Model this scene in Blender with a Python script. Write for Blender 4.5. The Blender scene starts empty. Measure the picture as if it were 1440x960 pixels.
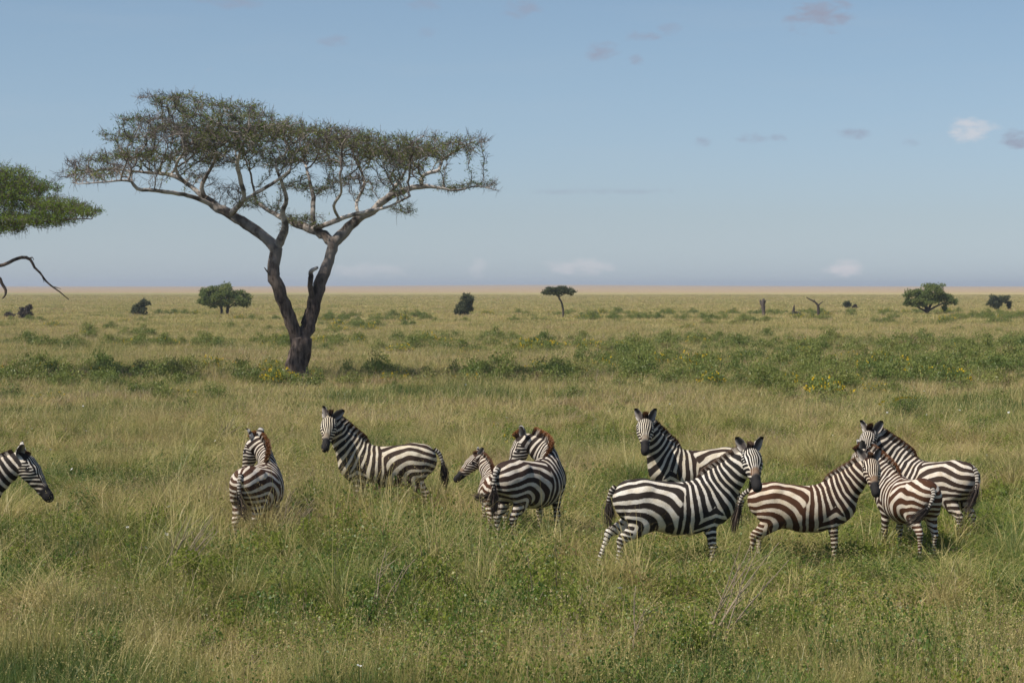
import bpy, math, random
import numpy as np
from mathutils import Vector, Matrix
from mathutils.kdtree import KDTree

R = math.radians
random.seed(11)
rng = np.random.default_rng(11)
scene = bpy.context.scene
COL = scene.collection

# ------------------------------------------------------------------ camera
CAM_H = 3.7
FPX = 3200.0            # focal length in photo pixels (1440 wide)
HOR = 404.0             # horizon row
cam_d = bpy.data.cameras.new("camera")
cam_d.sensor_width = 36.0
cam_d.lens = 36.0 * FPX / 1440.0
cam_d.clip_start = 0.5
cam_d.clip_end = 60000
cam_d.dof.use_dof = True
cam_d.dof.focus_distance = 31.0
cam_d.dof.aperture_fstop = 6.3
cam = bpy.data.objects.new("camera", cam_d)
cam.location = (0, 0, CAM_H)
PITCH = math.atan((480 - HOR) / FPX)
cam.rotation_euler = (math.pi / 2 - PITCH, 0, 0)
COL.objects.link(cam)
scene.camera = cam


def gy(py):                       # ground distance for a row of the photo
    return CAM_H * FPX / (py - HOR)


def gx(px, d):
    return (px - 720) * d / FPX


def gz(py, d):
    return CAM_H - (py - HOR) * d / FPX


# ------------------------------------------------------------------ helpers
def link(o):
    COL.objects.link(o)
    return o


def tag(o, label=None, cat=None, group=None, kind=None):
    if label: o['label'] = label
    if cat: o['category'] = cat
    if group: o['group'] = group
    if kind: o['kind'] = kind
    return o


def empty(name, loc, rz=0.0, s=1.0):
    o = bpy.data.objects.new(name, None)
    o.empty_display_size = 0.2
    o.location = loc
    o.rotation_euler = (0, 0, rz)
    o.scale = (s, s, s)
    return link(o)


def mesh_np(name, V, F, attrs=None, smooth=True, mat=None):
    """V (n,3), F (m,k) array with constant k, or list of arrays."""
    me = bpy.data.meshes.new(name)
    V = np.asarray(V, dtype=np.float32)
    if not isinstance(F, list):
        F = [F]
    F = [np.asarray(f, dtype=np.int32) for f in F if len(f)]
    loops = np.concatenate([f.ravel() for f in F])
    tot = np.concatenate([np.full(len(f), f.shape[1], dtype=np.int32) for f in F])
    start = np.concatenate([[0], np.cumsum(tot)[:-1]]).astype(np.int32)
    me.vertices.add(len(V))
    me.vertices.foreach_set("co", V.ravel())
    me.loops.add(len(loops))
    me.loops.foreach_set("vertex_index", loops)
    me.polygons.add(len(tot))
    me.polygons.foreach_set("loop_start", start)
    me.polygons.foreach_set("loop_total", tot)
    me.polygons.foreach_set("use_smooth", np.full(len(tot), smooth, dtype=bool))
    me.update(calc_edges=True)
    if attrs:
        for k, a in attrs.items():
            a = np.asarray(a, dtype=np.float32)
            if a.ndim == 1:
                at = me.attributes.new(k, 'FLOAT', 'POINT')
                at.data.foreach_set("value", a)
            else:
                at = me.attributes.new(k, 'FLOAT_COLOR', 'POINT')
                at.data.foreach_set("color", a.ravel())
    if mat: me.materials.append(mat)
    me.validate()
    return me


def obj_np(name, V, F, mat, parent=None, attrs=None, smooth=True):
    me = mesh_np(name, V, F, attrs, smooth, mat)
    o = link(bpy.data.objects.new(name, me))
    if parent is not None: o.parent = parent
    return o


class Nodes:
    def __init__(self, nt):
        self.nt = nt
        nt.nodes.clear()

    def n(self, t, **kw):
        nd = self.nt.nodes.new(t)
        ins = kw.pop('ins', {})
        for k, v in kw.items(): setattr(nd, k, v)
        for k, v in ins.items():
            s = nd.inputs[k]
            if isinstance(v, bpy.types.NodeSocket): self.nt.links.new(v, s)
            else: s.default_value = v
        return nd

    def l(self, a, b): self.nt.links.new(a, b)

    def math(self, op, a, b=0.0, c=0.0, clamp=False):
        nd = self.nt.nodes.new('ShaderNodeMath'); nd.operation = op; nd.use_clamp = clamp
        for i, v in enumerate((a, b, c)):
            if isinstance(v, bpy.types.NodeSocket): self.nt.links.new(v, nd.inputs[i])
            else: nd.inputs[i].default_value = v
        return nd.outputs[0]

    def mix(self, f, a, b, blend='MIX'):
        nd = self.nt.nodes.new('ShaderNodeMix'); nd.data_type = 'RGBA'; nd.blend_type = blend
        for i, v in ((0, f), (6, a), (7, b)):
            if isinstance(v, bpy.types.NodeSocket): self.nt.links.new(v, nd.inputs[i])
            elif i == 0: nd.inputs[0].default_value = v
            else: nd.inputs[i].default_value = (*v, 1) if len(v) == 3 else v
        return nd.outputs[2]

    def ramp(self, f, stops, interp='LINEAR'):
        nd = self.nt.nodes.new('ShaderNodeValToRGB')
        cr = nd.color_ramp; cr.interpolation = interp
        while len(cr.elements) < len(stops): cr.elements.new(0.5)
        for e, (p, c) in zip(cr.elements, stops):
            e.position = p; e.color = (*c, 1) if len(c) == 3 else c
        self.nt.links.new(f, nd.inputs[0])
        return nd.outputs[0]

    def sstep(self, v, a, b):
        nd = self.nt.nodes.new('ShaderNodeMapRange'); nd.interpolation_type = 'SMOOTHSTEP'
        if isinstance(v, bpy.types.NodeSocket): self.nt.links.new(v, nd.inputs[0])
        nd.inputs[1].default_value = a; nd.inputs[2].default_value = b
        return nd.outputs[0]

    def noise(self, vec, scale, detail=3, rough=0.55):
        nd = self.nt.nodes.new('ShaderNodeTexNoise')
        if vec is not None: self.nt.links.new(vec, nd.inputs['Vector'])
        nd.inputs['Scale'].default_value = scale
        nd.inputs['Detail'].default_value = detail
        nd.inputs['Roughness'].default_value = rough
        return nd.outputs[0]


def new_mat(name):
    m = bpy.data.materials.new(name); m.use_nodes = True
    return m, Nodes(m.node_tree)


# value noise in numpy for placement and stripe warps
class VNoise:
    def __init__(self, seed):
        g = np.random.default_rng(seed)
        self.t = g.random((32, 32, 32)).astype(np.float32) * 2 - 1

    def __call__(self, P, s):
        P = np.asarray(P, dtype=np.float64) / s
        i = np.floor(P).astype(int); f = P - i
        f = f * f * (3 - 2 * f)
        out = 0
        for a in (0, 1):
            for b in (0, 1):
                for c in (0, 1):
                    w = (f[..., 0] if a else 1 - f[..., 0]) * (f[..., 1] if b else 1 - f[..., 1]) * (f[..., 2] if c else 1 - f[..., 2])
                    out = out + w * self.t[(i[..., 0] + a) % 32, (i[..., 1] + b) % 32, (i[..., 2] + c) % 32]
        return out


def sm(x, a, b):
    t = np.clip((x - a) / (b - a), 0, 1)
    return t * t * (3 - 2 * t)


# ------------------------------------------------------------------ world, sun
SUN_EL = R(52)
SUN_AZ = R(180 + 28)      # direction TOWARD the sun measured from +X counter-clockwise: left and a little behind the camera
sd = Vector((math.cos(SUN_EL) * math.cos(SUN_AZ), math.cos(SUN_EL) * math.sin(SUN_AZ), math.sin(SUN_EL)))
sun_d = bpy.data.lights.new("sun", 'SUN')
sun_d.energy = 4.4; sun_d.angle = R(0.53); sun_d.color = (1.0, 0.93, 0.82)
sun = link(bpy.data.objects.new("sun", sun_d))
sun.rotation_euler = sd.to_track_quat('Z', 'Y').to_euler()
sun.location = (-20, -10, 40)

world = bpy.data.worlds.new("World"); scene.world = world
world.use_nodes = True
W = Nodes(world.node_tree)
sky = W.n('ShaderNodeTexSky', sky_type='NISHITA', sun_disc=False, sun_elevation=SUN_EL,
          sun_rotation=math.atan2(sd.x, sd.y), altitude=1500.0, air_density=1.0, dust_density=1.6, ozone_density=1.6)
geo = W.n('ShaderNodeTexCoord')
sep = W.n('ShaderNodeSeparateXYZ', ins={0: geo.outputs['Generated']})
az = W.math('ARCTAN2', sep.outputs[0], sep.outputs[1])
el = sep.outputs[2]
cmb = W.n('ShaderNodeCombineXYZ', ins={0: az, 1: el, 2: 0.0})
stretch = W.n('ShaderNodeVectorMath', operation='MULTIPLY', ins={0: cmb.outputs[0], 1: (1.0, 2.2, 1.0)})
cn = W.noise(stretch.outputs[0], 95.0, 5, 0.6)
cn2 = W.noise(stretch.outputs[0], 30.0, 4, 0.6)


def cloud_mask(px, py, wpx, hpx, gain=1.0, thr=0.45):
    a0 = (px - 720) / FPX; e0 = (HOR - py) / FPX
    dx = W.math('DIVIDE', W.math('SUBTRACT', az, a0), wpx / FPX)
    dy = W.math('DIVIDE', W.math('SUBTRACT', el, e0), hpx / FPX)
    r2 = W.math('ADD', W.math('MULTIPLY', dx, dx), W.math('MULTIPLY', dy, dy))
    g = W.math('SUBTRACT', 1.0, r2)
    g = W.math('MAXIMUM', g, -1.0)
    v = W.math('ADD', W.math('MULTIPLY', g, 0.55), W.math('MULTIPLY', W.math('SUBTRACT', cn, 0.5), 2.4))
    s = W.sstep(v, -0.15, thr + 0.45)
    return W.math('MULTIPLY', s, min(.95, gain * 1.6))


GREYC = [(325, 8, 48, 13, .30), (470, 62, 26, 9, .32), (602, 48, 16, 8, .25), (735, 16, 30, 13, .35), (845, 76, 28, 13, .45), (905, 56, 26, 9, .5),
         (895, 86, 11, 10, .4), (1150, 30, 48, 24, .6), (1066, 197, 32, 8, .5), (1190, 191, 28, 8, .45), (988, 201, 14, 7, .35),
         (1425, 202, 34, 13, .55), (50, 2, 30, 8, .25), (940, 45, 18, 10, .3), (850, 270, 120, 5, .2), (1275, 205, 14, 6, .25), (600, 12, 30, 10, .25)]
WHITEC = [(1355, 188, 34, 18, .40), (815, 375, 50, 13, .35), (1183, 378, 24, 13, .55), (672, 378, 14, 14, .25), (520, 380, 60, 12, .2), (845, 374, 20, 10, .3)]
gm = None
for c in GREYC:
    m = cloud_mask(*c[:4], gain=c[4]); gm = m if gm is None else W.math('MAXIMUM', gm, m)
wm = None
for c in WHITEC:
    m = cloud_mask(*c[:4], gain=c[4], thr=0.3); wm = m if wm is None else W.math('MAXIMUM', wm, m)
# thin high veil streaks
veil = W.noise(W.n('ShaderNodeVectorMath', operation='MULTIPLY', ins={0: cmb.outputs[0], 1: (1.0, 7.0, 1.0)}).outputs[0], 7.0, 4, 0.6)
base = W.mix(1.0, sky.outputs[0], (0.80, 0.82, 0.845), 'MULTIPLY')
# slightly mauve band towards the horizon
hz = W.sstep(el, 0.13, 0.0)
base = W.mix(W.math('MULTIPLY', hz, 0.85), base, W.mix(1.0, base, (0.84, 0.89, 1.10), 'MULTIPLY'))
base = W.mix(W.sstep(el, 0.035, 0.0), base, W.mix(1.0, base, (1.10, 1.16, 1.22), 'MULTIPLY'))
base = W.mix(W.math('MULTIPLY', W.sstep(veil, 0.45, 0.75), 0.10), base, (4.0, 4.6, 5.2))
base = W.mix(gm, base, (2.7, 2.95, 3.8))
base = W.mix(wm, base, (6.0, 5.8, 6.0))
bg = W.n('ShaderNodeBackground', ins={0: base, 1: 0.094})
wo = W.n('ShaderNodeOutputWorld'); W.l(bg.outputs[0], wo.inputs[0])

scene.view_settings.view_transform = 'Standard'
scene.view_settings.look = 'None'
scene.view_settings.exposure = 0.30
scene.view_settings.gamma = 1.0

# ------------------------------------------------------------------ shared colour logic for vegetation


def patch_field(N, pos, scale_x=1.0):
    """two world-space patch noises: (a) green vs straw, (b) purple-brown seed heads; stretched by nothing."""
    a = N.noise(pos, 0.16, 4, 0.6)
    b = N.noise(pos, 0.55, 4, 0.6)
    return a, b


def veg_mat(name, stops, trans=0.3, patch=0.6, indiv=0.35, rough=0.6, shift=0.0):
    """stops: ramp from fresh green (0) to dry (1); index = per blade tone + world patches + per clump random."""
    m, N = new_mat(name)
    g = N.n('ShaderNodeNewGeometry')
    tone = N.n('ShaderNodeAttribute', attribute_name='tone').outputs['Fac']
    oi = N.n('ShaderNodeObjectInfo').outputs['Random']
    p1 = N.noise(g.outputs['Position'], 0.11, 3, 0.6)
    p2 = N.noise(g.outputs['Position'], 0.6, 3, 0.6)
    idx = N.math('MULTIPLY', tone, indiv)
    idx = N.math('ADD', idx, N.math('MULTIPLY', N.math('SUBTRACT', p1, 0.5), patch * 2.6))
    idx = N.math('ADD', idx, N.math('MULTIPLY', N.math('SUBTRACT', p2, 0.5), patch * 2.0))
    idx = N.math('ADD', idx, N.math('MULTIPLY', oi, 0.22))
    drier = N.math('MULTIPLY', N.sstep(N.n('ShaderNodeSeparateXYZ', ins={0: g.outputs['Position']}).outputs[1], 27, 60), 0.065)
    idx = N.math('ADD', N.math('ADD', idx, N.math('MULTIPLY', drier, 1.0)), 0.5 - indiv / 2 - 0.11 + shift, clamp=True)
    col = N.ramp(idx, stops)
    dif = N.n('ShaderNodeBsdfDiffuse', ins={0: col, 1: 0.5})
    tr = N.n('ShaderNodeBsdfTranslucent', ins={0: col})
    gl = N.n('ShaderNodeBsdfGlossy', ins={0: (1, 1, 1, 1), 1: 0.45})
    mx = N.n('ShaderNodeMixShader', ins={0: trans}); N.l(dif.outputs[0], mx.inputs[1]); N.l(tr.outputs[0], mx.inputs[2])
    mx2 = N.n('ShaderNodeMixShader', ins={0: 0.02}); N.l(mx.outputs[0], mx2.inputs[1]); N.l(gl.outputs[0], mx2.inputs[2])
    o = N.n('ShaderNodeOutputMaterial'); N.l(mx2.outputs[0], o.inputs[0])
    return m


def leaf_mat(name, c0, c1, trans=0.3):
    m, N = new_mat(name)
    tone = N.n('ShaderNodeAttribute', attribute_name='tone').outputs['Fac']
    col = N.mix(tone, c0, c1)
    dif = N.n('ShaderNodeBsdfDiffuse', ins={0: col, 1: 0.5})
    tr = N.n('ShaderNodeBsdfTranslucent', ins={0: col})
    mx = N.n('ShaderNodeMixShader', ins={0: trans}); N.l(dif.outputs[0], mx.inputs[1]); N.l(tr.outputs[0], mx.inputs[2])
    o = N.n('ShaderNodeOutputMaterial'); N.l(mx.outputs[0], o.inputs[0])
    return m


GREEN1 = (0.060, 0.115, 0.024)
GREEN2 = (0.17, 0.225, 0.055)
OLIVE = (0.34, 0.32, 0.10)
STRAW = (0.58, 0.48, 0.21)
BROWN = (0.31, 0.21, 0.12)
PALE = (0.60, 0.52, 0.34)
M_grass = veg_mat('grass_blades', [(0.0, GREEN1), (0.30, GREEN2), (0.52, OLIVE), (0.78, STRAW), (1.0, BROWN)], 0.28, shift=0.035, patch=.72)
M_stalk = veg_mat('dry_stalks', [(0.0, OLIVE), (0.5, STRAW), (0.78, BROWN), (0.85, (0.26, 0.17, 0.15)), (1.0, PALE)], 0.15, patch=0.5, indiv=0.6)
M_herb = veg_mat('herb_leaves', [(0.0, (0.055, 0.115, 0.03)), (0.4, (0.12, 0.20, 0.035)), (0.75, (0.25, 0.30, 0.05)), (1.0, (0.42, 0.37, 0.07))], 0.35, patch=0.4, indiv=0.7)
M_shrub = veg_mat('shrub_leaves', [(0.0, (0.060, 0.110, 0.030)), (0.45, (0.140, 0.195, 0.045)), (0.8, (0.28, 0.30, 0.075)), (1.0, (0.28, 0.20, 0.11))], 0.25, patch=0.3, indiv=0.6)
M_twig = leaf_mat('dry_twigs', (0.16, 0.12, 0.085), (0.38, 0.31, 0.22), 0.0)
M_weed = leaf_mat('weed_leaves', (0.07, 0.125, 0.022), (0.34, 0.38, 0.07), 0.35)
M_yellow = leaf_mat('yellow_petals', (0.62, 0.42, 0.02), (0.75, 0.55, 0.04), 0.2)
M_white = leaf_mat('white_petals', (0.75, 0.74, 0.68), (0.80, 0.80, 0.78), 0.2)

# ------------------------------------------------------------------ ground
# one sheet, finer near the camera, gentle swells far away rising to a low tan ridge
rad = np.concatenate([np.linspace(3, 60, 60), np.geomspace(62, 9000, 90)])
ang = np.linspace(-math.pi, math.pi, 181)
RR, AA = np.meshgrid(rad, ang, indexing='ij')
GXg = RR * np.sin(AA); GYg = RR * np.cos(AA)
vn = VNoise(5)


def ground_z(x, y):
    x = np.asarray(x, float); y = np.asarray(y, float)
    r = np.sqrt(x * x + y * y)
    P = np.stack([x, y, np.zeros_like(x)], -1)
    z = 0.05 * vn(P, 7.0) * sm(r, 8, 20) * (1 - sm(r, 60, 120))
    far = sm(r, 1500, 7500)
    a = x / np.maximum(np.abs(y), 1)
    z = z + far * (7.0 + 5.0 * np.exp(-((a - 0.02) / 0.09) ** 2) + 1.5 * vn(P, 900.0))
    z = z - sm(r, 7800, 9000) * 30
    return z


GZg = ground_z(GXg, GYg)
nr, na = RR.shape
V = np.stack([GXg, GYg, GZg], -1).reshape(-1, 3)
V = np.vstack([V, [[0, 0, 0]]])
idx = np.arange(nr * na).reshape(nr, na)
F = np.stack([idx[:-1, :-1], idx[:-1, 1:], idx[1:, 1:], idx[1:, :-1]], -1).reshape(-1, 4)
Fc = np.stack([idx[0, 1:], idx[0, :-1], np.full(na - 1, nr * na)], -1)
mg, N = new_mat('savanna_ground')
geo = N.n('ShaderNodeNewGeometry'); pos = geo.outputs['Position']
sepp = N.n('ShaderNodeSeparateXYZ', ins={0: pos})
Y = sepp.outputs[1]
st = N.n('ShaderNodeVectorMath', operation='MULTIPLY', ins={0: pos, 1: (0.35, 1.0, 1.0)}).outputs[0]
n_big = N.noise(st, 0.012, 4, 0.6)
n_mid = N.noise(st, 0.07, 5, 0.65)
n_fin = N.noise(pos, 1.6, 5, 0.7)
n_far = N.noise(st, 0.0022, 4, 0.6)
near = N.mix(N.sstep(n_mid, 0.35, 0.65), (0.12, 0.13, 0.045), (0.28, 0.23, 0.10))
near = N.mix(N.sstep(n_fin, 0.35, 0.7), near, (0.055, 0.060, 0.022))
mid = N.mix(N.sstep(n_mid, 0.38, 0.64), (0.27, 0.25, 0.090), (0.47, 0.37, 0.165))
mid = N.mix(N.math('MULTIPLY', N.sstep(n_big, 0.5, 0.68), 0.6), mid, (0.17, 0.19, 0.07))
mid = N.mix(N.math('MULTIPLY', N.sstep(n_fin, 0.5, 0.75), 0.35), mid, (0.09, 0.095, 0.04))
far = N.mix(N.sstep(n_far, 0.40, 0.62), (0.25, 0.235, 0.095), (0.40, 0.31, 0.16))
tan = (0.35, 0.255, 0.145)
c = N.mix(N.sstep(Y, 55, 150), near, mid)
c = N.mix(N.math('MULTIPLY', N.sstep(Y, 320, 1100), 0.8), c, far)
c = N.mix(N.sstep(N.math('ADD', Y, N.math('MULTIPLY', N.math('SUBTRACT', n_far, 0.5), 1500.0)), 1350, 1900), c, tan)
bmp = N.n('ShaderNodeBump', ins={'Strength': 0.6, 'Distance': 0.12, 'Height': N.noise(pos, 3.0, 6, 0.7)})
b = N.n('ShaderNodeBsdfDiffuse', ins={0: c, 1: 0.9, 'Normal': bmp.outputs[0]})
o = N.n('ShaderNodeOutputMaterial'); N.l(b.outputs[0], o.inputs[0])
gr = obj_np('ground', V, [F, Fc], mg)
tag(gr, 'savanna plain of green and straw grass running to a tan horizon', 'ground', kind='structure')

# ------------------------------------------------------------------ vegetation building blocks


def rand_rot(n, g=rng):
    q = g.normal(size=(n, 4)); q /= np.linalg.norm(q, axis=1)[:, None]
    w, x, y, z = q.T
    return np.stack([np.stack([1 - 2 * (y * y + z * z), 2 * (x * y - z * w), 2 * (x * z + y * w)], -1),
                     np.stack([2 * (x * y + z * w), 1 - 2 * (x * x + z * z), 2 * (y * z - x * w)], -1),
                     np.stack([2 * (x * z - y * w), 2 * (y * z + x * w), 1 - 2 * (x * x + y * y)], -1)], 1)


def blades(base, h, lean_dir, lean, width, tone, segs=3):
    """curved tapering blades; arrays. returns V,F4,tone"""
    n = len(base)
    side = np.stack([-np.sin(lean_dir + rng.uniform(-1, 1, n)), np.cos(lean_dir + rng.uniform(-1, 1, n)), np.zeros(n)], -1)
    dirv = np.stack([np.cos(lean_dir), np.sin(lean_dir), np.zeros(n)], -1)
    Vs = []
    for k in range(segs + 1):
        t = k / segs
        c = base + dirv * (lean * h * t * t)[:, None] + np.array([0, 0, 1.0]) * (h * (t - 0.25 * lean * t * t))[:, None]
        w = width * (1 - 0.92 * t)
        Vs.append(c - side * w[:, None] / 2); Vs.append(c + side * w[:, None] / 2)
    V = np.stack(Vs, 1).reshape(-1, 3)
    m = 2 * (segs + 1)
    b0 = np.arange(n)[:, None] * m
    F = np.concatenate([b0 + np.array([[2 * k, 2 * k + 1, 2 * k + 3, 2 * k + 2]]) for k in range(segs)], 0)
    T = np.repeat(tone, m)
    return V, F, T


def leaves(pos, size, tone, flat=0.0, asp=0.55):
    """random oriented diamond leaves, 4 verts each"""
    n = len(pos)
    M = rand_rot(n)
    a = M[:, :, 0]; b = M[:, :, 1]
    if flat > 0:
        a = a * [1, 1, 1 - flat]; b = b * [1, 1, 1 - flat]
    s = size[:, None]
    V = np.stack([pos, pos + a * s * 0.5 + b * s * asp * 0.5, pos + a * s, pos + a * s * 0.5 - b * s * asp * 0.5], 1).reshape(-1, 3)
    F = np.arange(n * 4).reshape(n, 4)
    return V, F, np.repeat(tone, 4)


def tubes(A, B, ra, rb, tone=None, sides=5):
    A = np.asarray(A, float); B = np.asarray(B, float)
    n = len(A)
    d = B - A; L = np.linalg.norm(d, axis=1); d = d / np.maximum(L, 1e-6)[:, None]
    ref = np.where(np.abs(d[:, 2:3]) > 0.9, [[1.0, 0, 0]], [[0, 0, 1.0]])
    u = np.cross(d, ref); u /= np.linalg.norm(u, axis=1)[:, None]
    v = np.cross(d, u)
    th = np.arange(sides) / sides * 2 * math.pi
    ring = u[:, None, :] * np.cos(th)[None, :, None] + v[:, None, :] * np.sin(th)[None, :, None]
    VA = A[:, None] + ring * np.asarray(ra)[:, None, None]
    VB = B[:, None] + ring * np.asarray(rb)[:, None, None]
    V = np.concatenate([VA, VB], 1).reshape(-1, 3)
    b0 = (np.arange(n) * 2 * sides)[:, None]
    k = np.arange(sides); k2 = (k + 1) % sides
    F = np.concatenate([b0 + np.array([[k[i], k2[i], sides + k2[i], sides + k[i]]]) for i in range(sides)], 0)
    T = np.repeat(np.zeros(n) if tone is None else tone, 2 * sides)
    return V, F, T


def merge(parts):
    Vs, Fs, Ts = [], [], []
    off = 0
    for V, F, T in parts:
        Vs.append(V); Fs.append(F + off); Ts.append(T); off += len(V)
    return np.vstack(Vs), np.vstack(Fs), np.concatenate(Ts)


def merge_multi(parts_by_mat, name):
    """list of (mat, V,F,T): one mesh with several materials"""
    V, F, T = merge([p[1:] for p in parts_by_mat])
    me = mesh_np(name, V, F, {'tone': T}, True)
    mi = []
    for i, p in enumerate(parts_by_mat):
        me.materials.append(p[0]); mi.append(np.full(len(p[2]), i, dtype=np.int32))
    me.polygons.foreach_set('material_index', np.concatenate(mi))
    return me


# ---- clump sources (meshes used only through the scatter)
def src_obj(name, me):
    return bpy.data.objects.new(name, me)      # never linked: reached through the scatter only


def grass_patch(i, n=260, r=0.36, hmin=.12, hmax=.34, w=.0095, stalks=14, herb=0, wide=1.0):
    a = rng.uniform(0, 2 * math.pi, n); q = r * np.sqrt(rng.random(n))
    ntuft = 9
    tc = rng.uniform(-r, r, (ntuft, 2))
    ti = rng.integers(0, ntuft, n)
    base = np.stack([np.where(rng.random(n) < .6, tc[ti, 0] + rng.normal(0, .05, n), q * np.cos(a)),
                     np.where(rng.random(n) < .6, tc[ti, 1] + rng.normal(0, .05, n), q * np.sin(a)), np.full(n, -0.02)], -1)
    th = rng.uniform(.7, 1.1, ntuft)[ti]
    h = rng.uniform(hmin, hmax, n) * th
    parts = [(M_grass, *blades(base, h, rng.uniform(0, 6.28, n), rng.uniform(.1, 1.0, n), w * rng.uniform(.6, 1.3, n) * wide, np.clip(rng.normal(.45, .28, n), 0, 1)))]
    if stalks:
        k = stalks
        bs = np.stack([rng.uniform(-r, r, k), rng.uniform(-r, r, k), np.zeros(k)], -1)
        hh = rng.uniform(hmax * .8, hmax * 1.45, k); ld = rng.normal(0.3, 1.0, k); ln = rng.uniform(.1, .7, k)
        Vb, Fb, Tb = blades(bs, hh, ld, ln, np.full(k, w * .55 * wide), rng.random(k))
        parts.append((M_stalk, Vb, Fb, Tb))
        tip = bs + np.stack([np.cos(ld) * ln * hh, np.sin(ld) * ln * hh, hh * (1 - .25 * ln)], -1)
        tp = np.repeat(tip, 5, 0) + rng.normal(0, .012, (5 * k, 3)) * [1, 1, 3.0]
        parts.append((M_stalk, *leaves(tp, rng.uniform(.010, .022, 5 * k) * wide, np.repeat(.3 + .7 * rng.random(k), 5), asp=.35)))
    if herb:
        parts += herb_parts(herb, r, hmin * 1.2, hmax * 1.15)
    return merge_multi(parts, 'grass_patch')


def rank_clump(i, n=150, r=.16, h0=.35, h1=.62, w=.011):
    a = rng.uniform(0, 6.28, n); q = r * rng.random(n)
    base = np.stack([q * np.cos(a), q * np.sin(a), np.full(n, -.02)], -1)
    ld = np.where(rng.random(n) < .55, rng.normal(0.2, .7, n), rng.uniform(0, 6.28, n))
    parts = [(M_grass, *blades(base, rng.uniform(h0, h1, n), ld, rng.uniform(.3, 1.5, n), w * rng.uniform(.6, 1.3, n), np.clip(rng.normal(.35 + .1 * (i % 3), .3, n), 0, 1), segs=4))]
    k = 10
    bs = np.stack([rng.normal(0, r * .5, k), rng.normal(0, r * .5, k), np.zeros(k)], -1)
    parts.append((M_stalk, *blades(bs, rng.uniform(h1, h1 * 1.5, k), rng.normal(0.2, .8, k), rng.uniform(.3, 1.2, k), np.full(k, .007), rng.random(k) * .6, segs=4)))
    return merge_multi(parts, 'rank_clump')


def herb_parts(k, r, h0, h1, lf=.027):
    bs = np.stack([rng.uniform(-r, r, k), rng.uniform(-r, r, k), np.zeros(k)], -1)
    hh = rng.uniform(h0, h1, k); ld = rng.uniform(0, 6.28, k); ln = rng.uniform(.1, .9, k)
    V, F, T = blades(bs, hh, ld, ln, np.full(k, .006), rng.random(k))
    m = 16
    t = np.tile(np.linspace(.3, 1.0, m), k)[:, None] ** .8
    B = np.repeat(bs, m, 0); H = np.repeat(hh, m)[:, None]; D = np.repeat(np.stack([np.cos(ld), np.sin(ld)], -1) * ln[:, None], m, 0)
    P = B + np.concatenate([D * H * t * t, H * (t - .25 * np.repeat(ln, m)[:, None] * t * t)], 1) + rng.normal(0, .018, (k * m, 3))
    tn = np.clip(np.repeat(rng.random(k), m) * .6 + rng.random(k * m) * .4, 0, 1)
    return [(M_herb, *leaves(P, rng.uniform(.6, 1.25, k * m) * lf, tn, asp=.75)), (M_stalk, V, F, T)]


def shrub_mesh_parts(seed, rx, rz, nleaf, lf, mat=None, clumps=14, flowers=0, twigs=26):
    g = np.random.default_rng(seed)
    mat = mat or M_shrub
    cc = g.normal(0, 1, (clumps, 3)); cc /= np.linalg.norm(cc, axis=1)[:, None]
    cc[:, 2] = np.abs(cc[:, 2]); rr = g.uniform(.35, .85, clumps)[:, None]
    cc = cc * rr * [rx, rx, rz]
    ci = g.integers(0, clumps, nleaf)
    cs = g.uniform(.25, .5, clumps)
    d = g.normal(0, 1, (nleaf, 3)); d /= np.linalg.norm(d, axis=1)[:, None]
    P = cc[ci] + d * (cs[ci] * g.random(nleaf) ** .35)[:, None] * [rx, rx, rz * .8]
    P[:, 2] = np.abs(P[:, 2]) + .02
    tone = np.clip(.25 + .5 * g.random(clumps)[ci] + .3 * (g.random(nleaf) - .5), 0, 1)
    parts = [(mat, *leaves(P, g.uniform(.6, 1.3, nleaf) * lf, tone, asp=.6))]
    tt = g.integers(0, clumps, twigs)
    A = np.stack([g.normal(0, .08 * rx, twigs), g.normal(0, .08 * rx, twigs), np.zeros(twigs)], -1)
    B = cc[tt] * g.uniform(.9, 1.35, twigs)[:, None] + g.normal(0, .12, (twigs, 3)) * [rx, rx, rz]
    B[:, 2] = np.abs(B[:, 2])
    parts.append((M_twig, *tubes(A, B, np.full(twigs, .012 * rx + .003), np.full(twigs, .003), g.random(twigs), 3)))
    if flowers:
        fi = g.integers(0, clumps, flowers)
        d = g.normal(0, 1, (flowers, 3)); d[:, 2] = np.abs(d[:, 2]) + .4; d /= np.linalg.norm(d, axis=1)[:, None]
        Pf = cc[fi] + d * (cs[fi] * 1.02)[:, None] * [rx, rx, rz * .9]
        Pf = np.repeat(Pf, 5, 0) + g.normal(0, .012, (flowers * 5, 3))
        parts.append((M_yellow, *leaves(Pf, g.uniform(.7, 1.2, flowers * 5) * .05, g.random(flowers * 5), asp=.8)))
    return parts


def bloom(c, r, axis, petals=5):
    """one flower: petals sharing a centre vertex"""
    ax = np.array(axis, float); ax /= np.linalg.norm(ax)
    u = np.cross(ax, [.3, .9, .2]); u /= np.linalg.norm(u); v = np.cross(ax, u)
    V = [np.array(c, float)]; F = []
    for k in range(petals):
        a = 2 * math.pi * k / petals
        d = u * math.cos(a) + v * math.sin(a); t = -u * math.sin(a) + v * math.cos(a)
        up = ax * .4
        b_ = len(V)
        V += [c + (d * .6 + t * .42 + up * .4) * r, c + (d * 1.05 + t * .2 + up) * r, c + (d * 1.05 - t * .2 + up) * r, c + (d * .6 - t * .42 + up * .4) * r]
        F += [(0, b_, b_ + 1), (0, b_ + 1, b_ + 2), (0, b_ + 2, b_ + 3)]
    return np.array(V), np.array(F), np.full(len(V), .5)


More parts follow.
